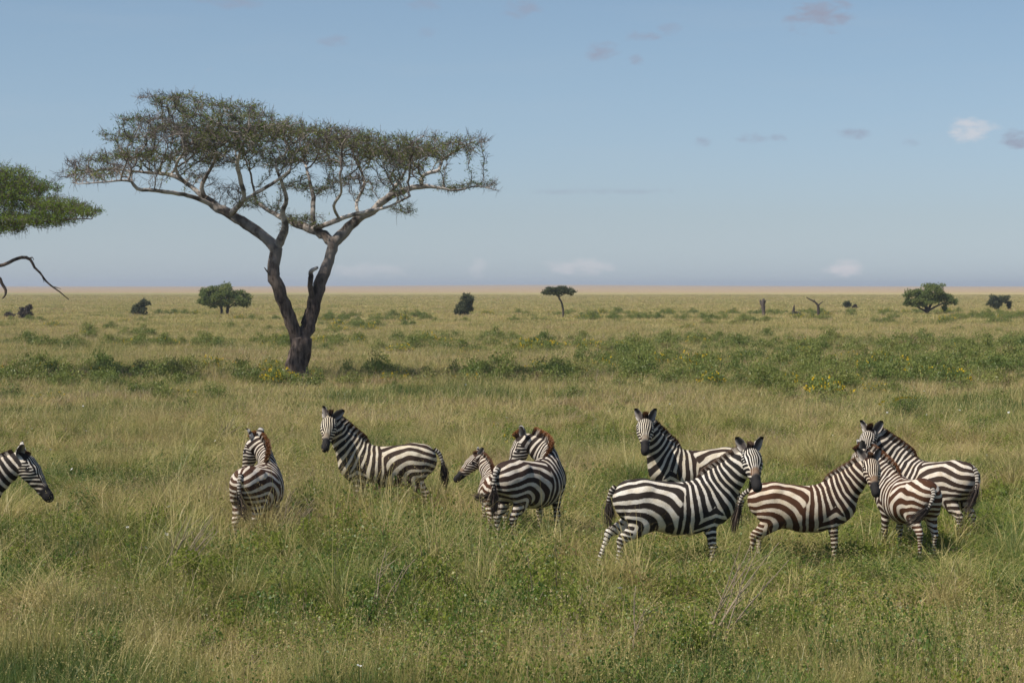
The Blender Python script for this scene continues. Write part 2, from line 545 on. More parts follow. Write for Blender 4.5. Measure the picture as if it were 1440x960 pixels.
def make_scatter(name, pts, rotz, scl, which, sources):
    """one object: points carrying rotation, scale and a source index, instanced by a node group"""
    me = bpy.data.meshes.new(name)
    n = len(pts)
    me.vertices.add(n)
    me.vertices.foreach_set('co', np.asarray(pts, dtype=np.float32).ravel())
    a = me.attributes.new('rotz', 'FLOAT', 'POINT'); a.data.foreach_set('value', np.asarray(rotz, dtype=np.float32))
    a = me.attributes.new('scl', 'FLOAT_VECTOR', 'POINT'); a.data.foreach_set('vector', np.asarray(scl, dtype=np.float32).ravel())
    a = me.attributes.new('which', 'INT', 'POINT'); a.data.foreach_set('value', np.asarray(which, dtype=np.int32))
    ob = link(bpy.data.objects.new(name, me))
    ng = bpy.data.node_groups.new(name + '_scatter', 'GeometryNodeTree')
    ng.interface.new_socket('Geometry', in_out='INPUT', socket_type='NodeSocketGeometry')
    ng.interface.new_socket('Geometry', in_out='OUTPUT', socket_type='NodeSocketGeometry')
    nn = ng.nodes; L = ng.links
    gi = nn.new('NodeGroupInput'); go = nn.new('NodeGroupOutput')
    g2i = nn.new('GeometryNodeGeometryToInstance')
    for s in reversed(sources):
        oi = nn.new('GeometryNodeObjectInfo'); oi.inputs['Object'].default_value = s
        L.new(oi.outputs['Geometry'], g2i.inputs[0])
    iop = nn.new('GeometryNodeInstanceOnPoints')
    iop.inputs['Pick Instance'].default_value = True
    L.new(gi.outputs[0], iop.inputs['Points'])
    L.new(g2i.outputs[0], iop.inputs['Instance'])

    def at(nm, ty):
        x = nn.new('GeometryNodeInputNamedAttribute'); x.data_type = ty; x.inputs['Name'].default_value = nm
        return [o_ for o_ in x.outputs if o_.enabled][0]
    L.new(at('which', 'INT'), iop.inputs['Instance Index'])
    cx = nn.new('ShaderNodeCombineXYZ'); L.new(at('rotz', 'FLOAT'), cx.inputs[2])
    e2r = nn.new('FunctionNodeEulerToRotation'); L.new(cx.outputs[0], e2r.inputs[0])
    L.new(e2r.outputs[0], iop.inputs['Rotation'])
    L.new(at('scl', 'FLOAT_VECTOR'), iop.inputs['Scale'])
    L.new(iop.outputs[0], go.inputs[0])
    md = ob.modifiers.new('scatter', 'NODES'); md.node_group = ng
    return ob


def sample_wedge(n, y0, y1, pad=2.0):
    """uniform over the visible wedge plus a margin on both sides"""
    pts = []
    got = 0
    while got < n:
        m = n * 2
        y = rng.uniform(y0, y1, m); xm = 0.225 * 1.08 * y1 + pad
        x = rng.uniform(-xm, xm, m)
        k = np.abs(x) < 0.225 * 1.08 * y + pad
        p = np.stack([x[k], y[k]], -1); pts.append(p); got += len(p)
    p = np.vstack(pts)[:n]
    return p


vg = VNoise(21)


def nz2(x, y, s):
    return vg(np.stack([x, y, np.zeros_like(x) + 3.3], -1), s)

# ================================================================== ZEBRA
# rest pose, x forward, y left, z up; a distance field grown from tapered elliptical segments
# (x, y, z, r_sagittal, r_side)
def mir(ch): return [(x, -y, z, a, b) for x, y, z, a, b in ch]


TORSO_R = [(-.58, 0, 1.035, .250, .225), (-.44, 0, 1.010, .290, .272), (-.2, 0, .945, .315, .305), (.0, 0, .910, .330, .325), (.18, 0, .915, .335, .312)]
TORSO_F = [(.18, 0, .915, .335, .312), (.34, 0, .955, .325, .270), (.48, 0, .99, .300, .228), (.58, 0, 1.00, .245, .190)]
NECK = [(.46, 0, 1.08, .272, .155), (.58, 0, 1.205, .238, .130), (.70, 0, 1.335, .202, .112), (.82, 0, 1.46, .168, .098), (.925, 0, 1.575, .138, .090)]
HEAD_RAW = [(.955, 0, 1.60, .120, .096), (1.03, 0, 1.575, .130, .112), (1.12, 0, 1.515, .126, .108), (1.22, 0, 1.44, .100, .074), (1.33, 0, 1.355, .074, .050), (1.41, 0, 1.300, .064, .052), (1.435, 0, 1.283, .058, .050)]
HEAD = [(.955 + (a - .955) * 1.05, 0, 1.60 + (c - 1.60) * 1.05, rn * 1.06, rs * 1.16) for a, b, c, rn, rs in HEAD_RAW]
FLEG = [[(.50, .10, 1.06, .17, .09), (.47, .13, .86, .125, .080), (.42, .135, .74, .088, .068)],
        [(.42, .135, .74, .088, .068), (.44, .135, .60, .062, .055), (.455, .135, .47, .047, .044), (.457, .135, .435, .049, .046)],
        [(.457, .135, .435, .049, .046), (.452, .135, .39, .038, .035), (.448, .135, .20, .029, .028), (.45, .135, .155, .037, .034)],
        [(.45, .135, .155, .037, .034), (.475, .135, .085, .033, .032), (.49, .135, .03, .050, .044), (.495, .135, .012, .054, .048)]]
HLEG = [[(-.50, .10, 1.03, .24, .135), (-.44, .14, .86, .200, .115), (-.40, .155, .76, .150, .092)],
        [(-.40, .155, .76, .150, .092), (-.50, .15, .63, .098, .068), (-.60, .145, .52, .060, .046), (-.625, .145, .475, .055, .044)],
        [(-.625, .145, .475, .055, .044), (-.615, .145, .42, .041, .036), (-.60, .145, .22, .032, .031), (-.595, .145, .165, .040, .036)],
        [(-.595, .145, .165, .040, .036), (-.57, .145, .09, .034, .033), (-.553, .145, .03, .051, .045), (-.548, .145, .012, .055, .048)]]
BONES = ['rear', 'chest', 'n0', 'n1', 'n2', 'n3', 'head']
SEGS = []            # (a, b, bone, k)


def add_chain(ch, bone, k):
    for p, q in zip(ch[:-1], ch[1:]): SEGS.append((p, q, bone, k))


add_chain(TORSO_R, 'rear', .02); add_chain(TORSO_F, 'chest', .02)
for i in range(4): add_chain(NECK[i:i + 2], 'n%d' % i, .07 if i < 2 else .03)
add_chain(HEAD, 'head', .025)
for nm, ch, k0 in (('f', FLEG, .07), ('h', HLEG, .06)):
    for sd_, s in (('l', 1), ('r', -1)):
        for j, part in enumerate(ch):
            pp = part if s == 1 else mir(part)
            b_ = nm + sd_ + str(j); BONES.append(b_)
            add_chain(pp, b_, k0 if j == 0 else (.035 if j == 1 else .012))
# shoulder blade, point of the shoulder, hip bone, buttock
for s in (1, -1):
    SEGS.append(((.38, .135 * s, 1.20, .055, .050), (.60, .150 * s, .93, .075, .058), 'chest', .045))
    SEGS.append(((-.36, .175 * s, 1.175, .060, .050), (-.46, .195 * s, 1.10, .075, .055), 'rear', .06))
    SEGS.append(((-.70, .085 * s, 1.06, .075, .065), (-.66, .10 * s, .90, .075, .065), 'rear', .05))
# brow ridges, jaw, nostril bulges
for s in (1, -1):
    SEGS.append(((1.09, .078 * s, 1.588, .045, .036), (1.14, .074 * s, 1.560, .040, .034), 'head', .02))
    SEGS.append(((1.02, .045 * s, 1.49, .060, .035), (1.12, .040 * s, 1.455, .050, .030), 'head', .03))
    SEGS.append(((1.44, .028 * s, 1.315, .030, .026), (1.455, .030 * s, 1.295, .028, .024), 'head', .02))


def seg_dist(P, seg):
    (ax, ay, az_, ra1, rb1), (bx, by, bz, ra2, rb2) = seg[0], seg[1]
    a = np.array([ax, ay, az_]); d = np.array([bx - ax, by - ay, bz - az_]); L = np.linalg.norm(d); d = d / L
    n = np.array([-d[2], 0, d[0]]); nn_ = np.linalg.norm(n)
    n = n / nn_ if nn_ > 1e-6 else np.array([1.0, 0, 0])
    s = np.cross(d, n)
    q = P - a
    t = q @ d; tc = np.clip(t / L, 0, 1)
    al = t - tc * L
    rn = ra1 + (ra2 - ra1) * tc; rs = rb1 + (rb2 - rb1) * tc
    ra = np.minimum(rn, rs)
    qn = q @ n; qs = q @ s
    k0 = np.sqrt((qn / rn) ** 2 + (qs / rs) ** 2 + (al / ra) ** 2) + 1e-9
    k1 = np.sqrt((qn / rn ** 2) ** 2 + (qs / rs ** 2) ** 2 + (al / ra ** 2) ** 2) + 1e-9
    return k0 * (k0 - 1) / k1


def smin(a, b, k):
    h = np.clip(0.5 + 0.5 * (b - a) / k, 0, 1)
    return b * (1 - h) + a * h - k * h * (1 - h)


def surface_nets(Fd, org, h):
    s = Fd < 0
    nx, ny, nz = Fd.shape
    cs = np.zeros((nx - 1, ny - 1, nz - 1), np.int8)
    acc = np.zeros((nx - 1, ny - 1, nz - 1, 3)); cnt = np.zeros((nx - 1, ny - 1, nz - 1))
    for a in (0, 1):
        for b in (0, 1):
            for c in (0, 1):
                cs += s[a:nx - 1 + a, b:ny - 1 + b, c:nz - 1 + c]
    act = (cs > 0) & (cs < 8)
    ii = np.argwhere(act)
    pos = np.zeros((len(ii), 3)); cn_ = np.zeros(len(ii))
    for ax in range(3):
        o1, o2 = [k for k in range(3) if k != ax]
        for u in (0, 1):
            for v in (0, 1):
                p0 = ii.copy(); p0[:, o1] += u; p0[:, o2] += v
                p1 = p0.copy(); p1[:, ax] += 1
                f0 = Fd[tuple(p0.T)]; f1 = Fd[tuple(p1.T)]
                cr = (f0 < 0) != (f1 < 0)
                t = np.where(cr, f0 / np.where(np.abs(f0 - f1) < 1e-12, 1, f0 - f1), 0)
                pt = p0.astype(float); pt[:, ax] += t
                pos += pt * cr[:, None]; cn_ += cr
    V = org + h * pos / cn_[:, None]
    vid = -np.ones(act.shape, np.int64); vid[tuple(ii.T)] = np.arange(len(ii))
    Fs = []
    for ax in range(3):
        o1, o2 = [k for k in range(3) if k != ax]
        sl0 = [slice(1, -1)] * 3; sl0[ax] = slice(0, -1)
        sl1 = [slice(1, -1)] * 3; sl1[ax] = slice(1, None)
        a = s[tuple(sl0)]; b = s[tuple(sl1)]
        w = np.argwhere(a != b)
        base = w.copy(); base[:, o1] += 1; base[:, o2] += 1
        inside = a[tuple(w.T)]
        qd = []
        for u, v in ((0, 0), (1, 0), (1, 1), (0, 1)):
            p = base.copy(); p[:, o1] -= u; p[:, o2] -= v
            qd.append(vid[tuple(p.T)])
        q = np.stack(qd, 1)
        flip = inside if ax != 1 else ~inside
        q[~flip] = q[~flip][:, ::-1]
        Fs.append(q)
    return V, np.vstack(Fs)


def build_zebra_rest(h=0.0125):
    lo = np.array([-.95, -.42, -.06]); hi = np.array([1.56, .42, 1.78])
    n = np.ceil((hi - lo) / h).astype(int) + 1
    xs = [lo[i] + h * np.arange(n[i]) for i in range(3)]
    Fd = np.full(tuple(n), 0.3)
    for sg in SEGS:
        a, b, bone, k = sg
        m = max(a[3], a[4], b[3], b[4]) + .12
        l = np.minimum(a[:3], b[:3]) - m; u = np.maximum(a[:3], b[:3]) + m
        i0 = np.clip(np.floor((l - lo) / h).astype(int), 0, n - 1); i1 = np.clip(np.ceil((u - lo) / h).astype(int) + 1, 1, n)
        X, Yy, Z = np.meshgrid(*[xs[i][i0[i]:i1[i]] for i in range(3)], indexing='ij')
        P = np.stack([X, Yy, Z], -1)
        d = seg_dist(P, sg)
        sl = tuple(slice(i0[i], i1[i]) for i in range(3))
        Fd[sl] = smin(Fd[sl], d, k)
    V, F = surface_nets(Fd, lo, h)
    # light smoothing
    for it in range(3):
        V = lap(V, F, .5)
    return V, F


def lap(A, F, f):
    e = np.concatenate([F[:, [0, 1]], F[:, [1, 2]], F[:, [2, 3]], F[:, [3, 0]]])
    e = np.concatenate([e, e[:, ::-1]])
    acc = np.zeros_like(A); cnt = np.zeros(len(A))
    for c in range(A.shape[1]): acc[:, c] = np.bincount(e[:, 0], A[e[:, 1], c], len(A))
    cnt = np.bincount(e[:, 0], minlength=len(A))
    return A * (1 - f) + f * acc / cnt[:, None]


def bone_weights(P, sig=.030):
    D = np.full((len(P), len(BONES)), 9.0)
    for sg in SEGS:
        j = BONES.index(sg[2])
        D[:, j] = np.minimum(D[:, j], seg_dist(P, sg))
    D -= D.min(1)[:, None]
    Wt = np.exp(-D / sig)
    return Wt / Wt.sum(1)[:, None]


ZV, ZF = build_zebra_rest()
ZW = bone_weights(ZV)
for it in range(8): ZW = lap(ZW, ZF, .5)
ztree = KDTree(len(ZV))
for i, p in enumerate(ZV): ztree.insert(p, i)
ztree.balance()


def weights_near(P):
    return np.stack([ZW[ztree.find(p)[1]] for p in P])


def RM(yaw=0, pitch=0, roll=0):
    y, p, r = R(yaw), R(pitch), R(roll)
    return np.array(Matrix.Rotation(y, 3, 'Z') @ Matrix.Rotation(p, 3, 'Y') @ Matrix.Rotation(r, 3, 'X'))


def pose_mats(pose):
    """absolute bone rotations in the body frame, joints carried along the chain"""
    M = {}
    cy = pose.get('chest', 0); ny, npit = pose.get('neck', (0, 0)); hy, hp, hr = (list(pose.get('head', (0, 0))) + [0])[:3]
    M['rear'] = (np.eye(3), np.zeros(3))

    def put(b, parent, joint, Rb):
        Rp, tp = M[parent]
        j = np.array(joint, float)
        jp = Rp @ j + tp
        M[b] = (Rb, jp - Rb @ j)
    put('chest', 'rear', (.10, 0, 1.0), RM(cy))
    for i in range(4):
        f = (i + 1) / 4
        put('n%d' % i, 'chest' if i == 0 else 'n%d' % (i - 1), NECK[i][:3], RM(cy + (ny - cy) * f, npit * (.35 + .65 * f)))
    put('head', 'n3', (.955, 0, 1.60), RM(hy, hp, hr))
    for nm, ch, par in (('f', FLEG, 'chest'), ('h', HLEG, 'rear')):
        for sd_, s in (('l', 1), ('r', -1)):
            ang = pose.get(nm + sd_, (0, 0, 0, 0))
            tot = 0; pb = par; by = cy if nm == 'f' else 0
            for j in range(4):
                tot += ang[j] if j < len(ang) else 0
                jt = ch[j][0]; jj = (jt[0], jt[1] * s, jt[2] + (.0 if j else (.0 if nm == 'f' else 0)))
                put(nm + sd_ + str(j), pb, jj, RM(by, tot))
                pb = nm + sd_ + str(j)
    return M


def deform(P, Wt, pose):
    M = pose_mats(pose)
    out = np.zeros_like(P)
    for j, b in enumerate(BONES):
        Rb, t = M[b]
        out += Wt[:, j:j + 1] * (P @ Rb.T + t)
    return out


# ------------------------------------------------ stripes (rest coordinates)
NB = np.array([.50, 0, 1.12]); NA = np.array([.68, 0, .733]); NA = NA / np.linalg.norm(NA)
HB = np.array([.955, 0, 1.63]); HA = np.array([1.435 - .955, 0, 1.283 - 1.63 + .03]); HL = np.linalg.norm(HA); HA = HA / HL
HN = np.array([-HA[2], 0, HA[0]])
zt = np.linspace(-.2, 2.4, 800)
per_z = np.interp(zt, [0, .35, .50, .70, .85, 1.0, 1.3, 2.4], [.042, .044, .058, .092, .122, .140, .136, .110])
PZt = np.concatenate([[0], np.cumsum(np.diff(zt) / per_z[:-1])])


def PZ(z): return np.interp(z, zt, PZt)


def stripe_fields(P, seed, Nrm):
    vnz = VNoise(1000 + seed)
    g = np.random.default_rng(seed)
    S = np.stack([vnz(P * [1, 1, 1] + [0, np.sign(1) * 9, 0], .22), vnz(P + [7, 0, 0], .22), vnz(P + [0, 3, 5], .22)], -1)
    S2 = np.stack([vnz(P + [3, 9, 0], .09), vnz(P + [7, 4, 0], .09), vnz(P + [0, 3, 1], .09)], -1)
    Q = P + S * .030 + S2 * .008
    x, y, z = Q.T
    ay = np.abs(y)
    tau = 2 * math.pi
    Cx, Cz = -.50 + g.uniform(-.03, .03), .70
    slope = .30 * sm(z, .75, 1.0)
    ztop = .55 * np.clip(.22 - ay, 0, 1) * sm(z, 1.02, 1.24)
    dx = np.maximum(0, x - Cx) * .80; dz = np.maximum(0, z + ztop + slope * .07 * np.logaddexp(0, (Cx + .16 - x) / .07) - Cz)
    r = np.sqrt(dx ** 2 + dz ** 2)
    zz = np.minimum(z, Cz)
    ph_rear = PZ(np.where(x < Cx, zz, Cz) + r) + g.uniform(0, 1)
    rear = np.sin(tau * ph_rear)
    # barrel: vertical bands, slightly fanned
    pb = .092
        # neck rings
    sN = (Q - NB) @ NA
    ph_n = (.50 + sN) / pb * (1 + .0 * sN)
    wN = sm(sN + .5 * (x - .5), -.12, .22)
    th = np.arctan2(x - .10, 1.95 - z)
    ph_front = np.where(x < .10, x, .10 + th * .86) / pb
    front = np.sin(tau * ph_front)
    # foreleg rings with a chevron at the shoulder
    ph_l = PZ(z * .97) + .35 * np.abs(x - .47) / .1
    leg = np.sin(tau * ph_l)
    wl = sm(z + 1.1 * np.abs(x - .46), .985, .945) * sm(x, .20, .26)
    front = front * (1 - wl) + leg * wl
    # join rear and barrel along a slanting line
    b0 = .02 + .30 * (z - .95)
    wr = sm(x - b0, .04, -.04)
    val = front * (1 - wr) + rear * wr
    # dark share varies with place
    bias = .26 - .12 * sm(x, .4, -.3) - .10 * sm(z, .8, .45)
    val = val + bias
    # belly fades to plain, dark midline on the back
    under = sm(Nrm[:, 2], -.75, -.97) * sm(ay, .16, .05) * (np.abs(P[:, 0]) < .4)
    val = val - 1.6 * under
    topl = sm(ay, .020, .008) * sm(P[:, 2], 1.1, 1.16) * (P[:, 0] < .45)
    val = np.maximum(val, topl * 1.2 - .1)
    # inner legs pale
    legz = (P[:, 2] < .70) & (P[:, 2] > .2)
    val = val - .5 * legz * sm(Nrm[:, 1] * np.sign(P[:, 1]), -.3, -.8)
    # head
    q = Q - HB
    u = q @ HA; v = q @ HN; lat = q[:, 1]
    isH = sm((P - np.array([.985, 0, 1.60])) @ np.array([.88, 0, -.25]) - .02, 0, .05)
    isH = isH * (ZW_cache[:, BONES.index('head')] > .35)
    uu = u / HL
    # forehead: lengthwise thin lines squeezed together down the nose; cheeks: arcs round the jaw
    tops = sm(Nrm @ HN, .35, .70)
    fw = .014 + .019 * np.sin(math.pi * np.clip(uu * 1.15 + .12, 0, 1))
    nph = lat / fw + .25
    cph = (u * .75 - v * .55) / .046 + 1.2 * np.sin(uu * 3)
    dark = sm(uu + .25 * v, .77, .86) * isH
    tanp = sm(uu, .62, .70) * sm(uu, .84, .78) * isH * sm(Nrm @ HN, .2, .6)
    # eye patch
    for s in (1, -1):
        e = P - np.array([1.115, .106 * s, 1.552])
        dark = np.maximum(dark, sm(np.linalg.norm(e * [.9, .6, 1.1], axis=1), .042, .026))
    hoof = sm(P[:, 2], .075, .055)
    dark = np.maximum(dark, hoof)
    return val, dark, tanp, np.stack([isH, nph / 40 + .5, cph / 40 + .5, tops], 1)


ZW_cache = ZW


def vert_normals(V, F):
    n = np.cross(V[F[:, 2]] - V[F[:, 0]], V[F[:, 3]] - V[F[:, 1]])
    N_ = np.zeros_like(V)
    for k in range(4):
        for c in range(3): N_[:, c] += np.bincount(F[:, k], n[:, c], len(V))
    return N_ / (np.linalg.norm(N_, axis=1)[:, None] + 1e-12)


ZN = vert_normals(ZV, ZF)
if (ZN * (ZV - [.0, 0, .95]))[np.abs(ZV[:, 0]) < .2].sum() < 0:
    ZF = ZF[:, ::-1]; ZN = -ZN


def coat_material(name, dark, light, warm):
    m, N = new_mat(name)
    st = N.n('ShaderNodeAttribute', attribute_name='stripe').outputs['Fac']
    dk = N.n('ShaderNodeAttribute', attribute_name='dark').outputs['Fac']
    tn = N.n('ShaderNodeAttribute', attribute_name='tan').outputs['Fac']
    rp = N.n('ShaderNodeAttribute', attribute_name='rest').outputs['Color']
    nz = N.noise(rp, 9.0, 4, 0.6)
    hair = N.n('ShaderNodeVectorMath', operation='MULTIPLY', ins={0: rp, 1: (60.0, 60.0, 160.0)}).outputs[0]
    nh = N.noise(hair, 1.0, 3, 0.7)
    hp = N.n('ShaderNodeSeparateColor', ins={0: N.n('ShaderNodeAttribute', attribute_name='headp').outputs['Color']})
    tp = N.n('ShaderNodeAttribute', attribute_name='topm').outputs['Fac']
    wob = N.math('MULTIPLY', N.math('SUBTRACT', nz, 0.5), 2.0)
    s1 = N.math('SINE', N.math('ADD', N.math('MULTIPLY', N.math('SUBTRACT', hp.outputs[1], 0.5), 40 * 2 * math.pi), wob))
    s2 = N.math('SINE', N.math('ADD', N.math('MULTIPLY', N.math('SUBTRACT', hp.outputs[2], 0.5), 40 * 2 * math.pi), wob))
    hv = N.math('ADD', N.math('ADD', N.math('MULTIPLY', s1, tp), N.math('MULTIPLY', s2, N.math('SUBTRACT', 1.0, tp))), 0.38)
    st = N.math('ADD', N.math('MULTIPLY', hv, hp.outputs[0]), N.math('MULTIPLY', st, N.math('SUBTRACT', 1.0, hp.outputs[0])))
    f = N.sstep(N.math('ADD', st, N.math('MULTIPLY', N.math('SUBTRACT', nh, 0.5), 0.35)), -0.16, 0.16)
    # dust on the pale bands, browner dark bands towards the rump and back
    lc = N.mix(N.sstep(nz, 0.35, 0.7), light, tuple(a * b for a, b in zip(light, (0.86, 0.80, 0.70))))
    sepr = N.n('ShaderNodeSeparateColor', ins={0: rp})
    bk = N.mix(N.sstep(sepr.outputs[0], 0.55, -0.1), dark, warm)
    bk = N.mix(N.sstep(nz, 0.3, 0.75), bk, N.mix(0.4, bk, warm))
    shad = N.math('MULTIPLY', N.sstep(st, -0.62, -0.9), N.math('MULTIPLY', N.sstep(sepr.outputs[0], 0.0, -0.3), N.sstep(nz, 0.4, 0.6)))
    lc = N.mix(N.math('MULTIPLY', shad, 0.38), lc, (0.30, 0.20, 0.13))
    c = N.mix(f, lc, bk)
    c = N.mix(N.math('MULTIPLY', tn, 0.7), c, (0.22, 0.125, 0.07))
    c = N.mix(dk, c, (0.022, 0.020, 0.020))
    c = N.mix(0.16, c, N.mix(nh, (0, 0, 0), c), 'MIX')
    bp = N.n('ShaderNodeBump', ins={'Strength': 0.25, 'Distance': 0.006, 'Height': nh})
    b = N.n('ShaderNodeBsdfPrincipled', ins={'Base Color': c, 'Roughness': 0.75, 'Normal': bp.outputs[0]})
    b.inputs['Specular IOR Level'].default_value = 0.15
    b.inputs['Sheen Weight'].default_value = 0.0
    o = N.n('ShaderNodeOutputMaterial'); N.l(b.outputs[0], o.inputs[0])
    return m


def hair_material(name):
    m, N = new_mat(name)
    cc = N.n('ShaderNodeAttribute', attribute_name='hcol').outputs['Color']
    b = N.n('ShaderNodeBsdfDiffuse', ins={0: cc, 1: 0.6})
    o = N.n('ShaderNodeOutputMaterial'); N.l(b.outputs[0], o.inputs[0])
    return m


M_hair = hair_material('coarse_hair')
m_eye, N = new_mat('dark_eye')
b = N.n('ShaderNodeBsdfPrincipled', ins={'Base Color': (0.008, 0.006, 0.005, 1), 'Roughness': 0.12})
o = N.n('ShaderNodeOutputMaterial'); N.l(b.outputs[0], o.inputs[0])


def ear_mesh(side, back, spread, tip_dark=True):
    """cupped leaf with rim thickness; returns rest verts, faces, colours"""
    nu, nv = 12, 9
    base = np.array([.955, .082 * side, 1.695])
    up = np.array([-.25 - back, .50 * side * spread, .9]); up /= np.linalg.norm(up)
    fwd = np.array([.75, .62 * side, .1]); fwd -= up * (fwd @ up); fwd /= np.linalg.norm(fwd)
    lat = np.cross(up, fwd)
    V = []; C = []
    for layer in (0, 1):
        for i in range(nu):
            t = i / (nu - 1)
            w = .066 * (math.sin(math.pi * min(1, (t * .78 + .14))) ** .6) * (1 - .12 * t)
            if i == nu - 1: w = .006
            for j in range(nv):
                a = (j / (nv - 1) * 2 - 1)
                th = a * (1.75 - .9 * t)
                px = w * math.sin(th) * 1.05 if abs(th) < 1.6 else w * math.copysign(1.0, th) * (1.05 - .2 * (abs(th) - 1.57))
                pz = -w * math.cos(th) * .9
                off = (.004 if layer == 0 else -.004)
                p = base + up * (.205 * t - .03) + lat * px * (1 + off / w * .5) + fwd * (pz + off)
                V.append(p)
                rim = abs(a) > .72 or t > .93
                if layer == 0:
                    c = (.45, .40, .36) if rim else (.10, .085, .08)
                    if not rim and abs(a) > .45: c = (.28, .25, .22)
                else:
                    c = (.62, .58, .52)
                    if .48 < t < .66: c = (.05, .04, .035)
                    if t < .12: c = (.05, .04, .035)
                if tip_dark and t > .84: c = (.03, .025, .022)
                C.append((*c, 1))
    V = np.array(V); C = np.array(C)
    F = []
    id_ = lambda l, i, j: l * nu * nv + i * nv + j
    for i in range(nu - 1):
        for j in range(nv - 1):
            F.append((id_(0, i, j), id_(0, i, j + 1), id_(0, i + 1, j + 1), id_(0, i + 1, j)))
            F.append((id_(1, i, j), id_(1, i + 1, j), id_(1, i + 1, j + 1), id_(1, i, j + 1)))
        for j in (0, nv - 1):
            F.append((id_(0, i, j), id_(0, i + 1, j), id_(1, i + 1, j), id_(1, i, j)))
    for j in range(nv - 1):
        F.append((id_(0, nu - 1, j), id_(0, nu - 1, j + 1), id_(1, nu - 1, j + 1), id_(1, nu - 1, j)))
    return V, np.array(F), C


def mane_rest(seed, tipcol, height, val_fn):
    """upright brush of strands along the crest of the neck, with a forelock between the ears"""
    g = np.random.default_rng(seed + 50)
    crest = []
    for t in np.linspace(0, 1, 80):
        k = t * 4; i = min(3, int(k)); f = k - i
        a = np.array(NECK[i]); b_ = np.array(NECK[i + 1]); p = a + (b_ - a) * f
        d = (b_ - a)[:3]; d /= np.linalg.norm(d); n = np.array([-d[2], 0, d[0]])
        crest.append((p[:3] + n * p[3] * .93, n, d))
    hd = np.array([.955, 0, 1.60])
    # forelock
    for t in np.linspace(0, 1, 12):
        crest.append((np.array([.93 + .09 * t, 0, 1.702 - .015 * t]), np.array([.05 + .35 * t, 0, 1.0]), np.array([1, 0, 0])))
    n = 3200
    ci = g.integers(0, len(crest), n)
    # withers start is inside the shoulder hump: begin a bit later
    B = np.stack([crest[i][0] for i in ci]); U = np.stack([crest[i][1] for i in ci]); D = np.stack([crest[i][2] for i in ci])
    B = B + D * g.normal(0, .010, n)[:, None]
    B[:, 1] += g.normal(0, .013, n)
    tt = ci / 79.0
    H = height * np.clip(np.minimum(1, .35 + tt * 3.0), 0, 1) * np.where(tt > 1, .95, 1) * g.uniform(.72, 1.1, n)
    U = U + D * g.normal(-.05, .10, n)[:, None]; U[:, 1] += g.normal(0, .12, n)
    S = np.cross(U, D); S = D * g.uniform(.5, 1, n)[:, None] + S * g.uniform(-1, 1, n)[:, None]
    S /= np.linalg.norm(S, axis=1)[:, None]
    w = g.uniform(.004, .008, n)[:, None]
    H = H[:, None]
    Vv = np.stack([B - S * w - U * .02, B + S * w - U * .02, B + U * H * .72 + S * w * .9, B + U * H * .72 - S * w * .9, B + U * H + S * w * .3, B + U * H - S * w * .3], 1)
    Fq = np.concatenate([np.arange(n)[:, None] * 6 + np.array([[0, 1, 2, 3]]), np.arange(n)[:, None] * 6 + np.array([[3, 2, 4, 5]])])
    sv = val_fn(B)
    k = sm(sv, -.2, .2)[:, None] * np.ones(3)
    rootc = np.array([.60, .54, .46]) * (1 - k) + np.array([.035, .025, .02]) * k
    tip = np.array(tipcol) * g.uniform(.7, 1.25, (n, 1))
    midc = rootc * .9 + tip * .1
    C = np.stack([rootc, rootc, midc, midc, tip, tip], 1)
    C = np.concatenate([C, np.ones((n, 6, 1))], -1)
    return Vv.reshape(-1, 3), Fq, C.reshape(-1, 4), np.repeat(B, 6, 0)


